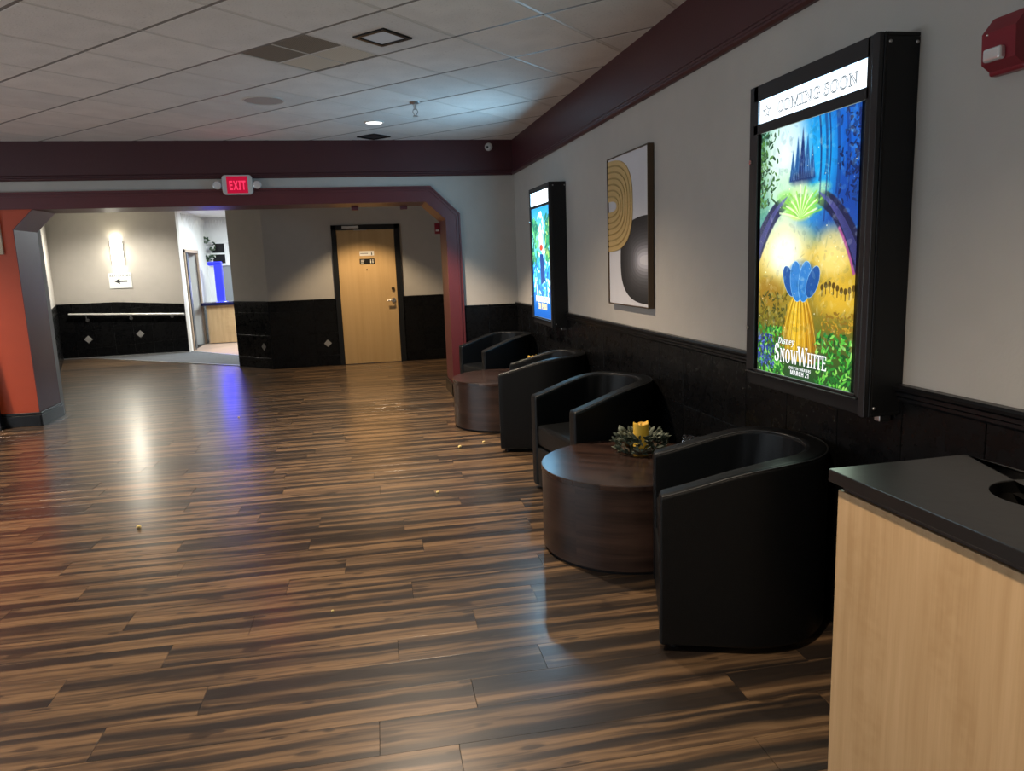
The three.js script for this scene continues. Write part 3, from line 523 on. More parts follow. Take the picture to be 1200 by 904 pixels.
// ---- poster light boxes
function lightBox(label, z0, z1, y0, y1, depth, hdr, pst, headTex, postTex, glow, emi) {
  const xf = XW - depth, t = thing('poster_light_box', label, 'light box', [XW, y0, z0], 0, 'poster light boxes on the right wall');
  const X = -depth, H = y1 - y0, W = z1 - z0;      // local: x from the wall, z from the far end towards the viewer
  const cab = (a0, a1, b0, b1, c0, c1, r = 0.003) => rbox(a0, a1, b0, b1, c0, c1, r, 2);
  mesh('case', [cab(X + 0.012, X + 0.02, 0, H, 0, W), cab(X + 0.02, 0, 0, 0.012, 0, W), cab(X + 0.02, 0, H - 0.012, H, 0, W), cab(X + 0.02, 0, 0.012, H - 0.012, 0, 0.012), cab(X + 0.02, 0, 0.012, H - 0.012, W - 0.012, W)], M.blackPaint, t);
  const h = { z0: hdr[0] - z0, z1: hdr[1] - z0, y0: hdr[2] - y0, y1: hdr[3] - y0 }, p = { z0: pst[0] - z0, z1: pst[1] - z0, y0: pst[2] - y0, y1: pst[3] - y0 };
  // hinged frame around the two windows
  const d0 = X - 0.002, d1 = X + 0.012, lip = p.y0 - 0.012;
  const fr = mesh('door_frame', [cab(d0, d1, lip, H, 0, Math.min(h.z0, p.z0)), cab(d0, d1, lip, H, Math.max(h.z1, p.z1), W - 0.04), cab(d0, d1, h.y1, H, 0.03, W - 0.05), cab(d0, d1, p.y1, h.y0, 0.03, W - 0.05), cab(d0, d1, lip, p.y0, 0.03, W - 0.05)], M.blackMetal, t);
  mesh('hinge_rail', cab(d0 - 0.004, d1, 0.0, H, W - 0.036, W - 0.004), M.blackMetal, t);
  mesh('lower_lip', cab(d0 - 0.008, d1, lip - 0.006, lip, 0.005, W - 0.045), M.steel2 || (M.steel2 = std({ color: lin(0.05, 0.05, 0.052), roughness: 0.35, metalness: 0.6 })), t);
  for (const yy of [0.2, 0.76]) mesh('lock', cyl(0.009, 0.009, 0.01, 0, 0, 0, 16).rotateZ(Math.PI / 2).translate(d0 - 0.004, H * yy, 0.022), M.chrome, t);
  for (const [yy, xx] of [[H - 0.03, X + 0.03], [H - 0.03, -0.012], [0.03, X + 0.03]]) mesh('screw', new THREE.SphereGeometry(0.006, 10, 8).translate(xx, yy, W), M.steel, t);
  const quad = (q, x) => { const g = new THREE.PlaneGeometry(q.z1 - q.z0, q.y1 - q.y0); g.rotateY(-Math.PI / 2); g.translate(x, (q.y0 + q.y1) / 2, (q.z0 + q.z1) / 2); return g; };
  const xp = X + 0.007;
  mesh('header_panel', quad(h, xp), std({ color: lin(0.02, 0.02, 0.02), roughness: 0.3, emissive: new THREE.Color(1, 1, 1), emissiveMap: headTex, emissiveIntensity: emi[0] }), t);
  mesh('poster_sheet', quad(p, xp), std({ color: lin(0.02, 0.02, 0.02), roughness: 0.2, emissive: new THREE.Color(1, 1, 1), emissiveMap: postTex, emissiveIntensity: emi[1] }), t);
  mesh('latch_bracket', rbox(-0.06, -0.015, -0.028, -0.004, W - 0.06, W - 0.03, 0.004), M.steel, t);
  for (const [q, c, i] of [[h, glow[0], glow[1]], [p, glow[2], glow[3]]]) {
    const l = new THREE.RectAreaLight(c, i, q.z1 - q.z0, q.y1 - q.y0); l.name = 'panel_glow'; l.position.set(X + 0.004, (q.y0 + q.y1) / 2, (q.z0 + q.z1) / 2); l.rotation.y = Math.PI / 2; t.add(l);
  }
}
// print of the near poster: storybook colours, foliage, a bell flower and the lettering
const starPath = (g, x, y, r) => { g.beginPath(); for (let i = 0; i < 10; i++) { const a = -Math.PI / 2 + i * Math.PI / 5, q = i % 2 ? r * 0.42 : r; g[i ? 'lineTo' : 'moveTo'](x + q * Math.cos(a), y + q * Math.sin(a)); } g.closePath(); };
const headTex1 = canvas(1024, 160, (g, w, h) => { g.fillStyle = '#f4fbff'; g.fillRect(0, 0, w, h); g.strokeStyle = '#565f65'; g.lineWidth = 7; starPath(g, 80, 84, 44); g.stroke(); g.lineWidth = 5.5; g.font = '104px serif'; g.textAlign = 'center'; g.textBaseline = 'middle'; g.strokeText('COMING SOON', 570, 84); });
const headTex2 = canvas(512, 96, (g, w, h) => { g.fillStyle = '#f4fbff'; g.fillRect(0, 0, w, h); g.strokeStyle = '#dfe8ee'; g.lineWidth = 1.2; g.font = '62px serif'; g.textAlign = 'center'; g.textBaseline = 'middle'; g.strokeText('COMING SOON', 270, 50); });
function posterArt(gBig, W, H) {
  const R = rng(404), small = document.createElement('canvas'); small.width = W / 4; small.height = H / 4;
  let g = small.getContext('2d'), w = small.width, h = small.height;
  const soft = (x, y, rx, ry, c, o = 0.95) => { g.save(); g.translate(x * w, y * h); g.scale(1, ry * h / (rx * w)); const q = g.createRadialGradient(0, 0, 0, 0, 0, rx * w); q.addColorStop(0, `rgba(${c},${o})`); q.addColorStop(0.55, `rgba(${c},${o * 0.75})`); q.addColorStop(1, `rgba(${c},0)`); g.fillStyle = q; g.beginPath(); g.arc(0, 0, rx * w, 0, 7); g.fill(); g.restore(); };
  let q = g.createLinearGradient(0, 0, 0, h); q.addColorStop(0, '#1f8fd0'); q.addColorStop(0.38, '#2f8ac0'); q.addColorStop(0.5, '#c9a838'); q.addColorStop(0.72, '#8f7a24'); q.addColorStop(0.86, '#4a5a1e'); q.addColorStop(1, '#1c4a20'); g.fillStyle = q; g.fillRect(0, 0, w, h);
  soft(0.9, 0.12, 0.6, 0.4, '8,84,190'); soft(0.95, 0.34, 0.4, 0.2, '10,60,150'); soft(0.62, 0.16, 0.25, 0.25, '20,170,235'); soft(0.02, 0.14, 0.28, 0.34, '96,160,100'); soft(0.28, 0.12, 0.3, 0.32, '240,255,250', 1); soft(0.3, 0.28, 0.2, 0.14, '190,240,190');
  soft(0.28, 0.48, 0.36, 0.17, '255,248,190', 1); soft(0.3, 0.5, 0.2, 0.1, '255,255,240', 1); soft(0.8, 0.5, 0.22, 0.12, '250,225,130'); soft(0.86, 0.66, 0.28, 0.1, '225,180,50'); soft(0.12, 0.66, 0.22, 0.08, '150,110,30', 0.8);
  // dark blue drapes of night sky sweeping down both sides
  const drape = (s, col) => { g.fillStyle = col; g.beginPath(); const X = x => (0.48 + s * x) * w; g.moveTo(X(0.1), h * 0.31); g.quadraticCurveTo(X(0.34), h * 0.33, X(0.56), h * 0.63); g.lineTo(X(0.6), h * 0.5); g.quadraticCurveTo(X(0.4), h * 0.29, X(0.18), h * 0.265); g.fill(); };
  drape(-1, '#1a2650'); drape(1, '#131a42'); g.strokeStyle = '#a04a86'; g.lineWidth = w * 0.02; g.beginPath(); g.moveTo(w * 0.84, h * 0.41); g.quadraticCurveTo(w * 0.93, h * 0.48, w * 0.99, h * 0.58); g.stroke();
  // tall blue spires over a fan of pale green leaves
  for (const [x, t, ww] of [[-0.1, 0.1, 0.035], [-0.05, 0.05, 0.04], [0, 0.02, 0.045], [0.05, 0.05, 0.04], [0.1, 0.09, 0.035]]) { g.fillStyle = x ? '#1d5694' : '#12306c'; g.beginPath(); g.moveTo((0.47 + x) * w, t * h); g.lineTo((0.47 + x + ww) * w, 0.22 * h); g.lineTo((0.47 + x - ww) * w, 0.22 * h); g.fill(); }
  soft(0.47, 0.215, 0.16, 0.035, '20,40,90'); soft(0.47, 0.3, 0.3, 0.07, '150,225,90'); soft(0.47, 0.27, 0.14, 0.055, '214,236,190', 0.9); soft(0.66, 0.26, 0.12, 0.03, '170,230,190'); soft(0.28, 0.275, 0.1, 0.03, '150,220,120'); soft(0.47, 0.345, 0.14, 0.035, '235,245,80', 1);
  // a bell flower: blue cup above a flared yellow skirt
  soft(0.48, 0.6, 0.17, 0.085, '24,84,160', 1); soft(0.42, 0.585, 0.08, 0.05, '50,130,210'); soft(0.58, 0.6, 0.08, 0.07, '18,60,120');
  q = g.createLinearGradient(0.26 * w, 0, 0.7 * w, 0); q.addColorStop(0, '#8a640c'); q.addColorStop(0.4, '#e8bc2a'); q.addColorStop(0.7, '#c4901a'); q.addColorStop(1, '#7a5008'); g.fillStyle = q; g.beginPath(); g.moveTo(0.4 * w, 0.675 * h); g.bezierCurveTo(0.31 * w, 0.73 * h, 0.28 * w, 0.82 * h, 0.27 * w, 0.93 * h); g.lineTo(0.68 * w, 0.93 * h); g.bezierCurveTo(0.67 * w, 0.82 * h, 0.62 * w, 0.73 * h, 0.56 * w, 0.675 * h); g.fill();
  gBig.imageSmoothingEnabled = true; gBig.drawImage(small, 0, 0, W, H); g = gBig; w = W; h = H;
  // foliage: dark leaves up the sides, bushes at the foot
  const leaves = (n, fx, fy, cols, r) => { for (let i = 0; i < n; i++) { const [x, y] = [fx(), fy()]; g.fillStyle = cols[Math.floor(R() * cols.length)]; g.beginPath(); g.ellipse(x * w, y * h, r * w * (0.5 + R()), r * w * (0.25 + 0.3 * R()), R() * 6, 0, 7); g.fill(); } };
  leaves(150, () => R() * R() * 0.22, () => R() * 0.3, ['#2e5a34', '#1c3f2c', '#4c7f3c'], 0.018);
  leaves(120, () => 1 - R() * R() * 0.2, () => R() * 0.34, ['#0a2a66', '#0b2052', '#0e3c80'], 0.018);
  leaves(420, () => (R() < 0.5 ? R() * 0.32 : 0.66 + R() * 0.34), () => 0.8 + R() * 0.2, ['#2d8a2e', '#1c6a24', '#58b83c', '#134c1e', '#8ad05a'], 0.02);
  leaves(130, () => R() * 0.2, () => 0.84 + R() * 0.14, ['#26408e', '#5a6ec0', '#182a66'], 0.014);
  leaves(160, () => R() * 0.34, () => 0.66 + R() * 0.14, ['#6a5a1a', '#8a7a24', '#4a4a18'], 0.016);
  leaves(90, () => 0.7 + R() * 0.3, () => 0.72 + R() * 0.08, ['#b8902a', '#8a6a1c'], 0.014);
  for (let i = 0; i < 13; i++) { g.strokeStyle = i % 2 ? 'rgba(110,70,4,0.6)' : 'rgba(255,226,110,0.5)'; g.lineWidth = w * 0.007; g.beginPath(); g.moveTo((0.405 + i * 0.0125) * w, 0.68 * h); g.quadraticCurveTo((0.325 + i * 0.026) * w, 0.77 * h, (0.285 + i * 0.033) * w, 0.92 * h); g.stroke(); }
  for (const [x, a, r] of [[0.36, -0.5, 0.1], [0.44, -0.15, 0.12], [0.53, 0.15, 0.12], [0.61, 0.5, 0.1]]) { g.save(); g.translate(x * w, 0.61 * h); g.rotate(a); g.fillStyle = r > 0.11 ? '#2c7ac4' : '#174f96'; g.beginPath(); g.ellipse(0, 0, r * w * 0.55, r * w * 1.05, 0, 0, 7); g.fill(); g.strokeStyle = 'rgba(160,215,255,0.6)'; g.lineWidth = w * 0.005; g.stroke(); g.restore(); }
  for (let i = 0; i < 26; i++) { const a = -Math.PI / 2 + (i - 12.5) * 0.11, L = (0.13 + 0.07 * R()) * w; g.strokeStyle = i % 3 ? 'rgba(140,215,80,0.8)' : 'rgba(235,255,200,0.85)'; g.lineWidth = w * 0.012; g.beginPath(); g.moveTo(0.47 * w, 0.365 * h); g.quadraticCurveTo(0.47 * w + L * 0.6 * Math.cos(a), 0.365 * h + L * 0.75 * Math.sin(a), 0.47 * w + L * 1.25 * Math.cos(a), 0.36 * h + L * Math.sin(a)); g.stroke(); }
  for (let i = 0; i < 14; i++) { g.strokeStyle = 'rgba(150,190,240,0.5)'; g.lineWidth = w * 0.004; const x = 0.36 + i * 0.017; g.beginPath(); g.moveTo(x * w, 0.215 * h); g.lineTo((x + 0.004) * w, (0.08 + 0.1 * R()) * h); g.stroke(); }
  for (let i = 0; i < 16; i++) { g.strokeStyle = 'rgba(90,90,170,0.5)'; g.lineWidth = w * 0.006; const s = i % 2 ? 1 : -1, k = 0.02 * (i >> 1); g.beginPath(); g.moveTo((0.48 + s * (0.16 + k * 0.3)) * w, (0.275 + k * 0.15) * h); g.quadraticCurveTo((0.48 + s * 0.37) * w, (0.31 + k * 0.3) * h, (0.48 + s * 0.57) * w, (0.53 + k * 0.55) * h); g.stroke(); }
  for (let i = 0; i < 9; i++) { const x = 0.7 + i * 0.036, y = 0.655 - 0.012 * Math.sin(i * 0.8); g.fillStyle = '#5a4410'; g.fillRect(x * w, (y - 0.022) * h, w * 0.008, h * 0.03); g.beginPath(); g.ellipse((x + 0.004) * w, (y - 0.026) * h, w * 0.016, h * 0.012, 0, 0, 7); g.fill(); }
  for (let i = 0; i < 60; i++) { g.fillStyle = 'rgba(255,255,210,0.8)'; g.beginPath(); g.arc(R() * w, (0.1 + R() * 0.7) * h, 1 + R() * 2.5, 0, 7); g.fill(); }
  for (let i = 0; i < 14; i++) { const x = 0.6 + R() * 0.4; g.strokeStyle = 'rgba(6,30,90,0.45)'; g.lineWidth = w * (0.006 + 0.012 * R()); g.beginPath(); g.moveTo(x * w, 0); g.quadraticCurveTo((x + 0.04) * w, 0.15 * h, (x + 0.02 * R()) * w, (0.2 + 0.2 * R()) * h); g.stroke(); }
  for (let i = 0; i < 700; i++) { const x = R(), y = R() * 0.86, up = R() > 0.4; g.fillStyle = up ? `rgba(255,255,235,${0.05 + 0.1 * R()})` : `rgba(0,40,60,${0.04 + 0.09 * R()})`; g.beginPath(); g.ellipse(x * w, y * h, w * (0.006 + 0.03 * R()), w * (0.004 + 0.014 * R()), R() * 6, 0, 7); g.fill(); }
  // lettering
  g.textAlign = 'center'; g.textBaseline = 'alphabetic'; g.shadowColor = 'rgba(0,20,60,0.9)'; g.shadowBlur = 10; g.fillStyle = '#ffffff';
  g.save(); g.translate(0.34 * w, 0.868 * h); g.font = `italic bold ${w * 0.055}px serif`; g.fillText('Disney', 0, 0); g.restore();
  g.save(); g.translate(0.5 * w, 0.945 * h); g.scale(0.62, 1); g.font = `bold ${w * 0.165}px serif`; g.fillText('S', -w * 0.42, 0); g.fillText('W', w * 0.04, 0); g.font = `bold ${w * 0.125}px serif`; g.fillText('NOW', -w * 0.2, 0); g.fillText('HITE', w * 0.28, 0); g.restore();
  g.font = `bold ${w * 0.026}px sans-serif`; g.fillText('ONLY IN THEATERS', 0.5 * w, 0.967 * h); g.font = `bold ${w * 0.042}px sans-serif`; g.fillText('MARCH 21', 0.5 * w, 0.988 * h); g.shadowBlur = 0;
}
const postTex1 = canvas(640, 1008, (g, w, h) => posterArt(g, w, h));
const postTex2 = canvas(384, 576, (g, w, h) => {
  const R = rng(505); let q = g.createLinearGradient(0, 0, 0, h); q.addColorStop(0, '#1f86c8'); q.addColorStop(0.3, '#7fc8c0'); q.addColorStop(0.5, '#2a9ad0'); q.addColorStop(1, '#0d4c9a'); g.fillStyle = q; g.fillRect(0, 0, w, h);
  const blob = (n, x0, x1, y0, y1, cols, r) => { for (let i = 0; i < n; i++) { g.fillStyle = cols[Math.floor(R() * cols.length)]; g.beginPath(); g.ellipse((x0 + R() * (x1 - x0)) * w, (y0 + R() * (y1 - y0)) * h, r * w * (0.4 + R()), r * w * (0.25 + 0.4 * R()), R() * 6, 0, 7); g.fill(); } };
  blob(90, 0, 0.3, 0.1, 0.5, ['#2f8a5a', '#1f6a58', '#5ab070'], 0.06); blob(90, 0.72, 1, 0.08, 0.5, ['#2f8a5a', '#1f6a58', '#8ab060'], 0.06);
  blob(30, 0.36, 0.64, 0.05, 0.5, ['#e8fbff', '#bfeaf6'], 0.06); blob(130, 0, 1, 0.5, 0.82, ['#5fd4f4', '#1f86d8', '#bff2ff', '#0f5cb8'], 0.05);
  g.fillStyle = '#b8402a'; g.beginPath(); g.ellipse(0.5 * w, 0.36 * h, 0.09 * w, 0.028 * h, 0, 0, 7); g.fill(); g.fillStyle = '#103a78'; g.beginPath(); g.moveTo(0.4 * w, 0.42 * h); g.lineTo(0.6 * w, 0.42 * h); g.lineTo(0.68 * w, 0.66 * h); g.lineTo(0.45 * w, 0.7 * h); g.fill();
  g.textAlign = 'center'; g.fillStyle = '#fff2c8'; g.strokeStyle = '#6a3a1a'; g.lineWidth = 2; g.font = `bold ${w * 0.115}px sans-serif`; g.fillText('PADDINGTON', w / 2, h * 0.86, w * 0.86); g.fillStyle = '#ffe27a'; g.font = `bold ${w * 0.12}px sans-serif`; g.fillText('IN PERU', w / 2, h * 0.925);
});
const BLUE = new THREE.Color(0.38, 0.72, 1.0), ART = new THREE.Color(0.62, 0.85, 0.72), ART2 = new THREE.Color(0.25, 0.65, 1.0);
lightBox('large black poster light box near the viewer with a yellow, green and blue fantasy poster', -2.975, -2.178, 0.925, 2.17, 0.14, [-2.911, -2.243, 2.017, 2.106], [-2.893, -2.271, 0.998, 1.976], headTex1, postTex1, [BLUE, 26, ART, 2.6], [2.0, 1.25]);
lightBox('far black poster light box with a blue river poster, near the corner', -7.0, -6.25, 0.905, 2.148, 0.145, [-6.95, -6.3, 1.988, 2.1], [-6.945, -6.288, 0.972, 1.962], headTex2, postTex2, [BLUE, 60, ART2, 3.2], [2.6, 2.4]);

// ---- abstract painting
{
  const z0 = -5.075, z1 = -4.335, y0 = 1.172, y1 = 2.166, W = z1 - z0, H = y1 - y0;
  const t = thing('painting', 'framed abstract painting of a gold ringed arch and a black ringed arch on white', 'painting', [XW, y0, z0]);
  const at = (a, b, n) => [-0.034 - n, b, a];       // a from the far edge towards the viewer, n out of the wall
  mesh('canvas', rbox(-0.034, -0.012, 0.006, H - 0.006, 0.006, W - 0.006, 0.002), std({ map: paintTone(0.62, 0.62, 0.66, 15), roughness: 0.7, bumpMap: peel, bumpScale: 0.0006 }), t);
  const fm = std({ color: lin(0.085, 0.055, 0.03), roughness: 0.4, metalness: 0.35 });
  for (const [b0, b1, c0, c1] of [[0, 0.008, 0, W], [H - 0.008, H, 0, W], [0.008, H - 0.008, 0, 0.008], [0.008, H - 0.008, W - 0.008, W]]) mesh('frame_rail', rbox(-0.044, -0.004, b0, b1, c0, c1, 0.0015), fm, t);
  const goldBump = noiseTile(256, 40, 66, 3); goldBump.repeat.set(7, 7);
  const gold = [std({ color: lin(0.72, 0.52, 0.22), roughness: 0.45, metalness: 0.45, bumpMap: goldBump, bumpScale: 0.004 }), std({ color: lin(0.5, 0.35, 0.13), roughness: 0.5, metalness: 0.5, bumpMap: goldBump, bumpScale: 0.003 })];
  const half = (rx, ry, cy, side, k = 40) => { const p = []; for (let i = 0; i <= k; i++) { const a = -Math.PI / 2 + Math.PI * i / k, e = 0.72, c = Math.pow(Math.abs(Math.cos(a)), e), s = Math.sign(Math.sin(a)) * Math.pow(Math.abs(Math.sin(a)), e); p.push([side > 0 ? 0.008 + rx * c : W - 0.008 - rx * c, cy + ry * s]); } return p; };
  const ringShape = (o, i) => { const s = new THREE.Shape(); o.forEach((p, k) => k ? s.lineTo(...p) : s.moveTo(...p)); if (i) i.slice().reverse().forEach(p => s.lineTo(...p)); s.closePath(); return s; };
  const place = (s, d, n) => { const g = new THREE.ExtrudeGeometry(s, { depth: d, bevelEnabled: false }); const p = g.attributes.position; for (let i = 0; i < p.count; i++) p.setXYZ(i, ...at(p.getX(i), p.getY(i), p.getZ(i) + n)); const ix = g.index; if (!ix) { for (let i = 0; i < p.count; i += 3) { const a = [p.getX(i + 1), p.getY(i + 1), p.getZ(i + 1)]; p.setXYZ(i + 1, p.getX(i + 2), p.getY(i + 2), p.getZ(i + 2)); p.setXYZ(i + 2, ...a); } } g.computeVertexNormals(); return uvm(g); };
  // dark rings first (they pass under the gold)
  const cyD = 0.30, tones = [0.016, 0.02, 0.026, 0.034, 0.044, 0.06, 0.08, 0.11, 0.16, 0.24, 0.35, 0.5];
  const N = 12; for (let k = 0; k < N; k++) { const f = 1 - k / N, f2 = 1 - (k + 1) / N, R = q => [0.155 + (0.5 - 0.155) * q, 0.032 + (0.275 - 0.032) * q]; mesh('dark_ring', place(ringShape(half(...R(f), cyD, -1), half(...R(f2), cyD, -1)), 0.0006 + 0.0003 * (k % 2), 0), std({ color: lin(tones[k], tones[k], tones[k] * 1.12), roughness: 0.6 }), t); }
  const cyG = 0.668, Gn = 13, gf = k => 1 - (Math.floor(k / 2) + (k % 2) * 0.72) / 6.72; for (let k = 0; k < Gn; k++) { const R = q => [0.165 + (0.46 - 0.165) * q, 0.036 + (0.305 - 0.036) * q]; mesh('gold_ring', place(ringShape(half(...R(gf(k)), cyG, 1), half(...R(gf(k + 1)), cyG, 1)), k % 2 ? 0.0015 : 0.0045, 0.0008), gold[k % 2], t); }
}

// ---- ceiling fittings
const V = (u, v) => { const p = gxz(u, v); return p; };
function squareLight(label, x, z, turn, on = 1) {
  const t = thing('recessed_downlight', label, 'downlight', [x, HC, z], turn, 'square black framed downlights');
  const s = 0.122, f = 0.026; const bar = (x0, x1, z0, z1) => rbox(x0, x1, -0.008, 0.004, z0, z1, 0.002);
  mesh('frame', [bar(-s, s, -s, -s + f), bar(-s, s, s - f, s), bar(-s, -s + f, -s + f, s - f), bar(s - f, s, -s + f, s - f)], M.blackGloss, t);
  mesh('diffuser', new THREE.BoxGeometry(2 * (s - f), 0.004, 2 * (s - f)).translate(0, 0.001, 0), on ? std({ color: lin(0.3, 0.31, 0.34), roughness: 0.5, emissive: new THREE.Color(0.9, 0.95, 1), emissiveIntensity: 0.1 }) : std({ color: lin(0.06, 0.055, 0.055), roughness: 0.4 }), t);
  if (on) { const l = new THREE.SpotLight(WARM, I_DOWN * on, 0, 1.06, 0.75, 2); l.name = 'lamp'; l.position.set(0, -0.03, 0); l.target.position.set(0, -2, 0); l.castShadow = true; l.shadow.radius = 3; t.add(l); t.add(l.target); }
  return t;
}
squareLight('square black framed downlight beside the perforated ceiling vent', 0.264, -4.64, GA);
squareLight('square black framed downlight farther back, close to the dark red band', 0.305, -8.06, GA, 0);
squareLight('square downlight out of view above the viewer, placed to light the near floor and wall', 0.25, -1.2, GA, 0.6);  // this and the next four are out of view, placed to light the lobby
squareLight('square downlight out of view above the left of the lobby, placed to light its floor', -3.3, -4.64, GA);
squareLight('square downlight out of view behind the viewer on the left, placed to light the lobby', -3.3, -1.2, GA);
squareLight('square downlight out of view behind the viewer, placed to light the lobby', 0.25, 1.9, GA);
squareLight('square downlight out of view, placed to light the red wall', -4.75, -7.35, GA);
{ const t = thing('round_downlight', 'small round white downlight glowing in the ceiling near the dark red band', 'downlight', [0.287, HC, -7.281]);
  mesh('trim_ring', new THREE.TorusGeometry(0.082, 0.008, 8, 40).rotateX(Math.PI / 2), M.plastic, t);
  mesh('lens', cyl(0.076, 0.076, 0.006, 0, -0.002, 0, 36), std({ color: lin(0.8, 0.8, 0.8), emissive: new THREE.Color(1, 0.97, 0.9), emissiveIntensity: 2.2 }), t);
  const l = new THREE.SpotLight(WARM, 38, 0, 0.88, 0.22, 2); l.name = 'lamp'; l.position.y = -0.02; l.target.position.y = -2; l.castShadow = true; l.shadow.radius = 3; t.add(l, l.target); }
{ // air vent, 0.61 m square in four perforated quarters
  const [ci, cj] = holes[0], t = thing('ceiling_vent', 'square perforated air vent panel in four quarters in the ceiling', 'air vent', [0, 0, 0]);
  const u0 = U0 + ci * GP + 0.011, v0 = V0 + cj * GP + 0.011, S = GP - 0.022;
  const dots = (s, base, holec) => canvas(256, 256, (g, w) => { g.fillStyle = base; g.fillRect(0, 0, w, w); g.fillStyle = holec; for (let i = 0; i < 22; i++) for (let j = 0; j < 22; j++) { g.beginPath(); g.arc((i + 0.5 + (j % 2) * 0.5) * w / 22, (j + 0.5) * w / 22, w / 22 * 0.33, 0, 7); g.fill(); } });
  const mats = [std({ map: dots(1, '#8f8a80', '#3a3631'), roughness: 0.5 }), std({ map: dots(2, '#d6d0c2', '#b2ac9f'), roughness: 0.5 })];
  for (const [i, j, m] of [[0, 0, 0], [1, 0, 0], [0, 1, 1], [1, 1, 1]]) {
    const a0 = u0 + i * S / 2 + 0.006, b0 = v0 + j * S / 2 + 0.006, e = S / 2 - 0.012; let poly = [[a0, b0], [a0 + e, b0], [a0 + e, b0 + e], [a0, b0 + e]].map(p => gxz(...p));
    mesh('perforated_plate', piece(poly, 0.006, 0.001, (a, b, n) => [a, HC + 0.01 - n, b], (a, b) => { const q = guv(a, b); return [(q[0] - a0) / e, (q[1] - b0) / e]; }), mats[m], t);
  }
  const bar = (a0, a1, b0, b1) => piece([[a0, b0], [a1, b0], [a1, b1], [a0, b1]].map(p => gxz(...p)), 0.008, 0.001, (a, b, n) => [a, HC + 0.01 - n, b]);
  mesh('cross_bar', bar(u0, u0 + S, v0 + S / 2 - 0.006, v0 + S / 2 + 0.006), M.gridBar, t); mesh('cross_bar', bar(u0 + S / 2 - 0.006, u0 + S / 2 + 0.006, v0, v0 + S), M.gridBar, t);
}
{ const t = thing('ceiling_speaker', 'round pale speaker grille set flush in the ceiling', 'speaker', [-0.592, HC, -6.376]);
  mesh('grille', lathe([[0, -0.004], [0.13, -0.003], [0.15, -0.001], [0.15, 0.004], [0, 0.004]], 48), std({ color: lin(0.42, 0.38, 0.36), roughness: 0.7, bumpMap: speck, bumpScale: 0.001 }), t);
  mesh('rim', new THREE.TorusGeometry(0.152, 0.006, 8, 48).rotateX(Math.PI / 2), M.plastic, t); }
{ const t = thing('sprinkler_head', 'pendant fire sprinkler head hanging from the ceiling', 'sprinkler', [0.593, HC, -6.402]);
  mesh('escutcheon', lathe([[0, 0], [0.045, 0], [0.042, -0.006], [0.02, -0.016], [0, -0.016]], 24), M.steel, t);
  mesh('body', cyl(0.014, 0.012, 0.05, 0, -0.035, 0, 12), M.steel, t);
  mesh('frame_arm', tubeOf([[-0.012, -0.055, 0], [-0.02, -0.075, 0], [-0.004, -0.105, 0]], 0.004, 12, 6), M.steel, t); mesh('frame_arm', tubeOf([[0.012, -0.055, 0], [0.02, -0.075, 0], [0.004, -0.105, 0]], 0.004, 12, 6), M.steel, t);
  mesh('deflector', cyl(0.022, 0.022, 0.003, 0, -0.108, 0, 20), M.steel, t); }
{ const t = thing('security_camera', 'small white dome camera on the dark red band above the back wall', 'camera', [1.544, 2.735, ZB + 0.012]);
  mesh('base', cyl(0.042, 0.042, 0.02, 0, 0, 0, 28).rotateX(Math.PI / 2).translate(0, 0, 0.01), M.plastic, t); mesh('housing', new THREE.SphereGeometry(0.038, 24, 16).translate(0, -0.004, 0.035), M.plastic, t);
  mesh('lens', cyl(0.012, 0.012, 0.012, 0, 0, 0, 16).rotateX(Math.PI / 2).rotateY(-0.5).translate(-0.022, -0.01, 0.064), M.dark, t); }

// ---- exit sign
{
  const t = thing('exit_sign', 'glowing red exit sign with two emergency lamp heads above the opening', 'exit sign', [-1.097, 2.366, ZB]);
  const s = new THREE.Shape(), w = 0.148, h = 0.098, c = 0.04; s.moveTo(-w + c, -h); s.lineTo(w - c, -h); s.quadraticCurveTo(w, -h, w, -h + c); s.lineTo(w, h - c); s.quadraticCurveTo(w, h, w - c, h); s.lineTo(-w + c, h); s.quadraticCurveTo(-w, h, -w, h - c); s.lineTo(-w, -h + c); s.quadraticCurveTo(-w, -h, -w + c, -h);
  mesh('housing', new THREE.ExtrudeGeometry(s, { depth: 0.04, bevelEnabled: true, bevelSize: 0.004, bevelThickness: 0.006, bevelSegments: 2, bevelOffset: -0.004 }).translate(0, 0, 0.03), M.plastic, t);
  const face = canvas(256, 200, (g, W, H) => { g.fillStyle = '#a8002c'; g.fillRect(0, 0, W, H); g.fillStyle = '#ff3560'; g.font = 'bold 150px sans-serif'; g.textAlign = 'center'; g.textBaseline = 'middle'; g.save(); g.translate(W / 2, H / 2 + 8); g.scale(0.66, 1.02); g.fillText('EXIT', 0, 0); g.restore(); });
  mesh('legend', new THREE.PlaneGeometry(0.205, 0.17).translate(0, 0, 0.0775), std({ color: lin(0.05, 0.005, 0.01), roughness: 0.3, emissive: new THREE.Color(1, 1, 1), emissiveMap: face, emissiveIntensity: 1.1 }), t);
  for (const k of [-1, 1]) { mesh('lamp_head', lathe([[0, 0], [0.025, 0.004], [0.04, 0.03], [0.042, 0.045], [0.036, 0.05], [0, 0.052]], 28).rotateX(Math.PI / 2).translate(k * 0.195, -0.002, 0.03), M.lens, t); mesh('lamp_arm', cyl(0.012, 0.012, 0.06, 0, 0, 0, 12).rotateZ(Math.PI / 2).translate(k * 0.16, 0, 0.045), M.plastic, t); }
  const l = new THREE.RectAreaLight(0xff1035, 3.2, 0.2, 0.17); l.name = 'legend_glow'; l.position.z = 0.08; l.rotation.y = Math.PI; t.add(l);
}
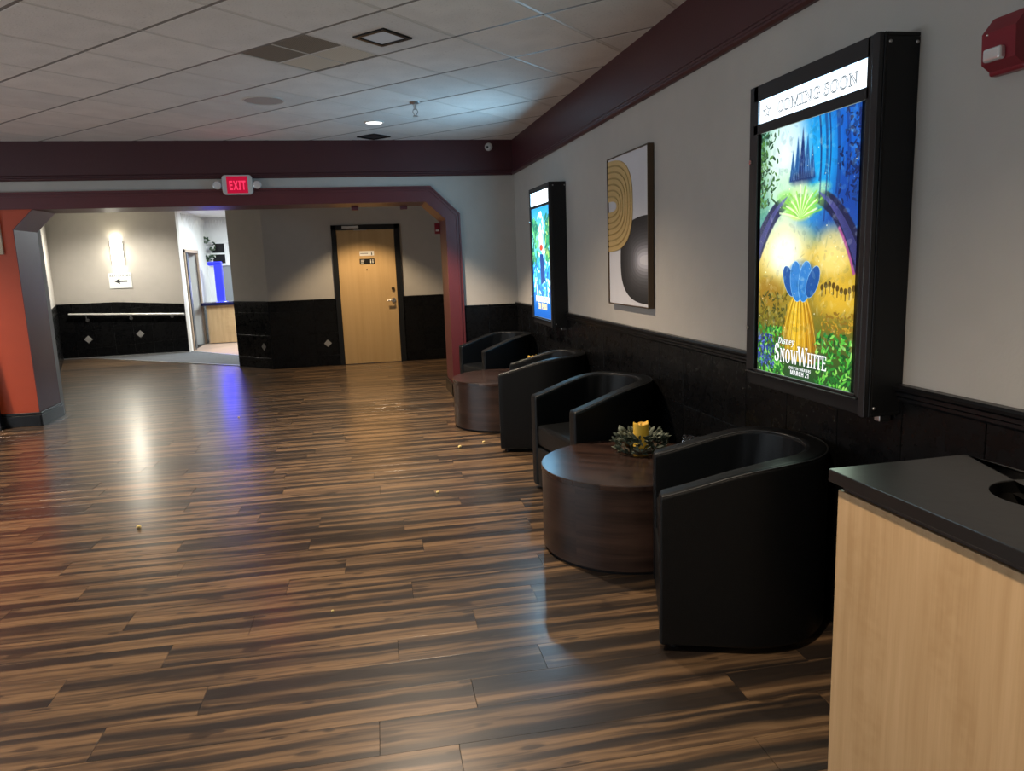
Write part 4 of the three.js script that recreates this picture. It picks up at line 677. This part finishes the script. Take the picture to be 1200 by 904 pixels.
// ---- unseen lit panels on the left lobby wall, placed to light the ceiling and walls
for (let i = 0; i < 6; i++) {
  const t = thing('unseen_lit_panel', 'lit panel out of view on the left lobby wall, placed to light the ceiling and walls', 'light panel', [XL + 0.005, 0.75, -6.4 + i * 1.35], 0, 'unseen lit panels on the left wall');
  mesh('case', rbox(0, 0.06, -0.03, 0.78, -0.03, 1.23, 0.006), M.blackPaint, t);
  mesh('screen', box(0.058, 0.062, 0, 0.75, 0, 1.2), std({ color: lin(0.1, 0.1, 0.1), roughness: 0.4, emissive: new THREE.Color(0.92, 1, 1), emissiveIntensity: 1.6 }), t);
  const l = new THREE.RectAreaLight(0xdff0ff, I_UNSEEN_PANEL, 1.2, 0.75); l.name = 'lit_face_glow'; l.position.set(0.066, 0.375, 0.6); l.rotation.y = -Math.PI / 2; t.add(l);
}
// ---- fire alarm strobe at the upper right, pull station by the arch
{
  const t = thing('fire_alarm', 'red fire alarm strobe with a clear lens high on the right wall', 'fire alarm', [XW, 1.96, -1.875]);
  mesh('backbox', rbox(-0.03, 0, 0, 0.155, 0, 0.12, 0.008, 3), M.alarm, t);
  const g = extr([[-0.03, 0.012], [-0.058, 0.03], [-0.062, 0.11], [-0.03, 0.15]], 0.11); mesh('cover', uvm(g.translate(0, 0, 0.005)), M.alarm, t);
  mesh('strobe_lens', rbox(-0.078, -0.055, 0.03, 0.066, 0.025, 0.085, 0.008, 3), M.lens, t); mesh('screw', new THREE.SphereGeometry(0.004, 8, 8).translate(-0.061, 0.105, 0.024), M.chrome, t);
  const p = thing('pull_station', 'small red fire alarm box on the wall behind the right arch jamb', 'fire alarm', [1.01, 1.84, ZA - 0.03]);
  mesh('body', rbox(-0.035, 0.03, 0, 0.125, -0.045, 0, 0.006), M.alarm, p); mesh('handle', rbox(-0.025, 0.012, 0.03, 0.05, 0, 0.012, 0.004), M.plastic, p);
}
// ---- picture at the far left edge
{ const t = thing('framed_picture', 'pale framed picture cut off by the left edge on the red wall', 'picture', [-3.9, 1.74, ZB]);
  const m = std({ color: lin(0.6, 0.48, 0.33), roughness: 0.4 });
  for (const [a0, a1, b0, b1] of [[0, 0.55, 0, 0.03], [0, 0.55, 0.39, 0.42], [0, 0.03, 0.03, 0.39], [0.52, 0.55, 0.03, 0.39]]) mesh('frame_rail', rbox(a0, a1, b0, b1, 0, 0.025, 0.004), m, t);
  mesh('print', box(0.03, 0.52, 0.03, 0.39, 0, 0.012), M.blackPaint, t); }

// ---- tapered board at the red wall, out of view: shaped and placed to shade the wall
{ const t = thing('unseen_shade_board', 'dark tapered board out of view, placed to shade the red wall', 'shade board', [-3.97, 0, ZB + 0.03]);
  mesh('panel', uvm(extr([[-0.4, 0.02], [0.4, 0.02], [0.29, 1.06], [0.2, 1.14], [-0.2, 1.14], [-0.29, 1.06]], 0.07)), M.blackPaint, t); mesh('foot_rail', rbox(-0.42, 0.41, 0, 0.03, -0.004, 0.1, 0.004), M.blackPaint, t); }
// ---- maple door in the recess
{
  const d = struct('door_1', 'pale maple door in a black frame with lever handle and placards', 'door'), z = ZD;
  const x0 = -0.21, x1 = 0.648, H = 2.04, f = 0.075;
  const leaf = rbox(x0, x1, 0.008, H, z - 0.02, z + 0.022, 0.002), uv = leaf.attributes.uv; for (let i = 0; i < uv.count; i++) uv.setXY(i, uv.getX(i) / 1.1, uv.getY(i) / 2.2);
  mesh('door_leaf', leaf, M.doorWood, d);
  mesh('door_frame', [rbox(x0 - f, x0 - 0.004, 0, H + f, z - 0.02, z + 0.04, 0.003), rbox(x1 + 0.004, x1 + f + 0.01, 0, H + f, z - 0.02, z + 0.04, 0.003), rbox(x0 - f, x1 + f, H + 0.004, H + f, z - 0.02, z + 0.04, 0.003)], M.blackPaint, d);
  const hand = mesh('lever_plate', cyl(0.034, 0.034, 0.014, 0, 0, 0, 28).rotateX(Math.PI / 2).translate(0.585, 0.965, z + 0.03), M.chrome, d);
  mesh('lever', tubeOf([[0.585, 0.965, z + 0.03], [0.585, 0.965, z + 0.075], [0.56, 0.963, z + 0.08], [0.49, 0.958, z + 0.078]], 0.011, 24, 10), M.chrome, d);
  mesh('deadbolt', cyl(0.024, 0.026, 0.02, 0, 0, 0, 24).rotateX(Math.PI / 2).translate(0.587, 1.14, z + 0.032), std({ color: lin(0.12, 0.08, 0.04), roughness: 0.35, metalness: 0.9 }), d);
  mesh('peephole', cyl(0.009, 0.009, 0.008, 0, 0, 0, 14).rotateX(Math.PI / 2).translate(0.211, 1.444, z + 0.025), M.dark, d);
  mesh('closer', [rbox(-0.12, 0.125, 2.062, 2.1, z + 0.04, z + 0.085, 0.006)], M.plastic, d); mesh('closer_arm', [rbox(0.05, 0.24, 2.03, 2.042, z + 0.045, z + 0.06, 0.003)], M.steel, d);
  // placards: fine print too small to read, a figure at the right
  const fig = (g, x, y, s, c) => { g.fillStyle = c; g.beginPath(); g.arc(x, y - s * 0.42, s * 0.16, 0, 7); g.fill(); g.fillRect(x - s * 0.14, y - s * 0.22, s * 0.28, s * 0.7); };
  const pl1 = canvas(256, 84, (g, w, h) => { g.fillStyle = '#e9e7e2'; g.fillRect(0, 0, w, h); g.fillStyle = '#5a5a5a'; for (let i = 0; i < 9; i++) g.fillRect(16 + i * 15, 34, 10, 18); fig(g, 214, 46, 56, '#1a1a1a'); });
  const pl2 = canvas(256, 96, (g, w, h) => { g.fillStyle = '#14130f'; g.fillRect(0, 0, w, h); g.fillStyle = '#cfcabf'; for (let i = 0; i < 3; i++) g.fillRect(20, 20 + i * 22, 60 - i * 6, 11); fig(g, 190, 52, 60, '#dcd8cc'); fig(g, 226, 52, 60, '#dcd8cc'); });
  mesh('placard', new THREE.PlaneGeometry(0.215, 0.07).translate(0.225, 1.686, z + 0.026), std({ map: pl1, roughness: 0.4 }), d);
  mesh('placard', new THREE.PlaneGeometry(0.225, 0.082).translate(0.222, 1.566, z + 0.026), std({ map: pl2, roughness: 0.4 }), d);
}
// ---- recess lighting: two round downlights that wash the walls
function alcLight(label, x, z, I, ang = 0.88, pen = 0.25, glow = 3, hue = 0xffe0b4) { const t = thing('round_downlight', label, 'downlight', [x, HA, z]); mesh('trim_ring', new THREE.TorusGeometry(0.08, 0.008, 8, 32).rotateX(Math.PI / 2), M.plastic, t); mesh('lens', cyl(0.075, 0.075, 0.006, 0, -0.001, 0, 32), std({ color: lin(0.8, 0.8, 0.8), emissive: new THREE.Color(1, 0.95, 0.86), emissiveIntensity: glow }), t); const l = new THREE.SpotLight(hue, I, 0, ang, pen, 2); l.name = 'lamp'; l.position.y = -0.02; l.target.position.y = -2; l.castShadow = true; l.shadow.radius = 3; t.add(l, l.target); }
alcLight('round downlight in the recess ceiling in front of the maple door', 0.15, -10.75, I_ALC);
alcLight('round downlight just visible at the top of the opening before the hallway wall', -3.999, -13.75, I_ALC * 1.3, 1.35, 0.5, 20, 0xfff6e6);
alcLight('round downlight out of view, placed to light the left end of the hallway wall', -4.9, -13.2, I_ALC * 0.85, 1.35, 0.5, 3, 0xfff6e6);  // out of view, placed to even out the light on the hallway wall
// ---- hallway: sconce, sign, handrail
{
  const t = thing('wall_sconce', 'lit half-cylinder wall sconce above the restroom arrow sign', 'wall lamp', [-4.18, 1.68, ZH]);
  const g = new THREE.CylinderGeometry(0.1, 0.1, 0.41, 32, 1, true, -Math.PI / 2, Math.PI).translate(0, 0.205, 0.01);
  mesh('glass', g, std({ color: lin(0.85, 0.83, 0.78), roughness: 0.4, emissive: new THREE.Color(1, 0.96, 0.84), emissiveIntensity: 15, side: THREE.DoubleSide }), t);
  mesh('back_plate', box(-0.1, 0.1, 0, 0.41, 0, 0.008), M.plastic, t); mesh('side_band', [box(-0.108, -0.096, -0.005, 0.42, 0, 0.03), box(0.096, 0.108, -0.005, 0.42, 0, 0.03)], M.greyPanel, t);
  for (const [y, dy] of [[0.43, 1], [-0.03, -1]]) { const l = new THREE.SpotLight(0xfff0cc, I_SCONCE * (dy > 0 ? 1.6 : 0.4), 0, 1.35, 0.6, 2); l.name = 'lamp'; l.position.set(0, y, 0.07); l.target.position.set(0, y + dy, 0.12); l.castShadow = true; l.shadow.radius = 2; t.add(l, l.target); }
  const p = new THREE.PointLight(0xfff0cc, I_SCONCE, 0, 2); p.name = 'lamp'; p.position.set(0, 0.2, 0.16); p.castShadow = true; p.shadow.radius = 4; t.add(p);
  const s = thing('restroom_sign', 'white sign with a black left arrow under the wall sconce', 'sign', [-4.185, 1.395, ZH]);
  const ar = canvas(256, 180, (g, w, h) => { g.fillStyle = '#dfe6e8'; g.fillRect(0, 0, w, h); g.fillStyle = '#33393e'; g.font = 'bold 42px serif'; g.textAlign = 'center'; g.fillText('RESTROOMS', w / 2, 44, w - 16); g.fillStyle = '#20262a'; g.beginPath(); g.moveTo(58, 98); g.lineTo(124, 64); g.lineTo(118, 88); g.lineTo(206, 88); g.lineTo(206, 108); g.lineTo(118, 108); g.lineTo(124, 132); g.closePath(); g.fill(); });
  mesh('board', rbox(-0.195, 0.195, -0.14, 0.14, 0, 0.012, 0.002), M.plastic, s); mesh('print', new THREE.PlaneGeometry(0.38, 0.27).translate(0, 0, 0.0135), std({ map: ar, roughness: 0.4 }), s);
  const r = thing('handrail', 'pale metal handrail along the tiled hallway wall', 'handrail', [-4.12, 0.0, ZH]);
  mesh('rail', tubeOf([[-0.985, 0.822, 0.075], [0.98, 0.735, 0.075]], 0.021, 8, 12), std({ color: lin(0.62, 0.62, 0.6), roughness: 0.35, metalness: 0.3 }), r);
  for (const x of [0.04, -0.7, 0.75]) mesh('bracket', [tubeOf([[x, 0.70, 0.012], [x, 0.715, 0.06], [x, 0.775 - x * 0.044, 0.075]], 0.008, 12, 8), cyl(0.03, 0.03, 0.012, 0, 0, 0, 20).rotateX(Math.PI / 2).translate(x, 0.70, 0.018)], M.steel, r);
}
// ---- corridor beyond: open slate door, counter, blue lit tower, window, wreath, icicle garland, unseen light
{
  const d = struct('door_2', 'dark slate door standing ajar in the bright corridor', 'door');
  const leaf = new THREE.Group(); const L = rbox(-0.02, 0.02, 0.01, 1.87, -0.62, 0, 0.003); const m = mesh('door_leaf', L, M.slate, d); m.position.set(-3.1, 0, -15.32); m.rotation.y = 0.16;
  const k = mesh('push_plate', rbox(0.021, 0.028, 0.95, 1.3, -0.5, -0.38, 0.002), M.plastic, d); k.position.copy(m.position); k.rotation.copy(m.rotation);
  mesh('door_frame', [rbox(-3.14, -3.1, 0, 1.93, -15.32, -15.26, 0.003), rbox(-3.14, -3.1, 0, 1.93, -16.54, -16.48, 0.003), rbox(-3.14, -3.1, 1.88, 1.94, -16.54, -15.26, 0.003)], M.tan, d);
  const c = thing('counter', 'maple fronted counter with dark blue top in the bright corridor', 'counter', [-3.02, 0, -16.9]);
  const front = rbox(0, 1.5, 0.02, 0.8, 0.46, 0.48, 0.003), uv = front.attributes.uv; mesh('front_panel', front, M.maple, c);
  mesh('end_panel', rbox(-0.02, 0.0, 0.0, 0.8, 0, 0.48, 0.003), M.tan, c); mesh('carcass', box(0, 1.5, 0, 0.8, 0, 0.46), M.greyPanel, c); mesh('worktop', rbox(-0.1, 1.55, 0.8, 0.86, -0.03, 0.52, 0.006), M.navy, c);
  const b = thing('light_tower', 'blue glowing tower display standing on the corridor counter', 'display', [-2.74, 0.86, -16.66]);
  const bl = std({ color: lin(0.02, 0.02, 0.3), roughness: 0.3, emissive: new THREE.Color(0.02, 0.03, 1), emissiveIntensity: 1.5 });
  mesh('column', rbox(-0.1, 0.06, 0.02, 0.84, -0.06, 0.06, 0.02, 3), bl, b); mesh('head', rbox(-0.22, 0.06, 0.76, 0.84, -0.06, 0.06, 0.03, 3), bl, b); mesh('foot', lathe([[0, 0], [0.2, 0], [0.19, 0.012], [0.1, 0.03], [0, 0.03]], 28), M.chrome, b);  // head block stands for the faint blue glow at the top left
  const wv = new THREE.RectAreaLight(0x2030ff, 6, 0.3, 0.8); wv.name = 'column_glow'; wv.position.set(0, 0.45, 0.065); wv.rotation.y = Math.PI; b.add(wv);
  const w = struct('window_1', 'small dark two-pane window in the white corridor wall', 'window');
  mesh('frame', [box(-3.04, -2.4, 2.1, 2.14, -17.6, -17.57), box(-3.04, -2.4, 1.62, 1.67, -17.6, -17.55), box(-3.04, -3.0, 1.67, 2.1, -17.6, -17.57), box(-2.74, -2.7, 1.67, 2.1, -17.6, -17.57), box(-3.0, -2.74, 1.865, 1.9, -17.6, -17.57)], M.white, w);
  for (const [y0, y1] of [[1.9, 2.1], [1.67, 1.865]]) mesh('pane', box(-3.0, -2.74, y0, y1, -17.6, -17.59), M.blackGloss, w);
  mesh('lower_panel', box(-2.85, -2.3, 0.86, 1.6, -17.6, -17.58), M.greyPanel, w);
  const wr = thing('wall_wreath', 'green and white leafy wreath hanging beside the corridor window', 'wreath', [-3.08, 1.98, -17.5]), R = rng(33);
  const leaf2 = new THREE.SphereGeometry(1, 6, 4), lm = [std({ color: lin(0.03, 0.06, 0.03), roughness: 0.8 }), std({ color: lin(0.5, 0.5, 0.48), roughness: 0.7 }), std({ color: lin(0.08, 0.11, 0.07), roughness: 0.8 })];
  for (let i = 0; i < 60; i++) { const a = R() * 6.283, q = mesh('leaf', leaf2, lm[R() < 0.3 ? 1 : R() < 0.6 ? 0 : 2], wr); q.position.set(0.12 * Math.cos(a) + (R() - 0.5) * 0.1, 0.2 * Math.sin(a) + (R() - 0.5) * 0.1, (R() - 0.5) * 0.06); q.scale.set(0.05, 0.018, 0.03); q.rotation.set(R() * 3, R() * 3, R() * 3); }
  const ic = thing('icicle_garland', 'white icicle garland hung along the top of the corridor wall', 'garland', [-3.1, 2.6, -17.5]);
  for (let i = 0; i < 44; i++) { const h = 0.1 + 0.22 * R(), q = mesh('icicle', new THREE.ConeGeometry(0.012, h, 6).rotateX(Math.PI).translate(0, -h / 2, 0), M.white, ic); i < 20 ? q.position.set(0.02, 0, 2.3 - i * 0.115) : q.position.set((i - 20) * 0.06, 0, 0); }
  const f = thing('unseen_corridor_light', 'ceiling light panel out of view, placed to light the white corridor', 'ceiling light', [-1.4, HA - 0.004, -15.6]);  // unseen lamp, its form and place chosen to light the corridor
  mesh('diffuser', box(-0.6, 0.6, -0.03, 0, -0.6, 0.6), std({ color: lin(0.8, 0.8, 0.8), emissive: new THREE.Color(0.95, 1, 1), emissiveIntensity: 2 }), f);
  const l = new THREE.RectAreaLight(0xeefcff, I_FAR, 1.2, 1.2); l.name = 'panel_glow'; l.position.y = -0.04; l.rotation.x = -Math.PI / 2; f.add(l);
}
// ---- popcorn crumbs on the floor
{
  const R = rng(12), spots = [[-1.361, -4.617, 0.013, 'popcorn crumb on the floor at the left, in the bright sconce reflection'], [-1.256, -7.911, 0.011, 'popcorn crumb far back on the floor left of the maple door'], [0.757, -5.876, 0.014, 'popcorn crumb in front of the far drum table, the left of two'], [0.974, -5.978, 0.011, 'popcorn crumb in front of the far drum table, the right of two'], [0.447, -4.724, 0.01, 'popcorn crumb on the floor left of the second tub chair'], [-0.192, -3.166, 0.006, 'tiny popcorn crumb on the planks in the middle foreground']];
  for (const [x, z, r, label] of spots) { const g = new THREE.IcosahedronGeometry(r, 3), p = g.attributes.position; for (let i = 0; i < p.count; i++) { const s = 0.72 + 0.5 * vnoise(p.getX(i) / r * 1.7 + 9, p.getY(i) / r * 1.7 + p.getZ(i) / r * 1.3 + 20, 7); p.setXYZ(i, p.getX(i) * s, p.getY(i) * s * 0.8 + r * 0.7, p.getZ(i) * s); } g.computeVertexNormals(); const m = mesh('popcorn', g, M.popcorn); m.position.set(x, 0, z); tag(m, label, 'popcorn', 'popcorn crumbs on the floor'); }
}
renderer.render(scene, camera);
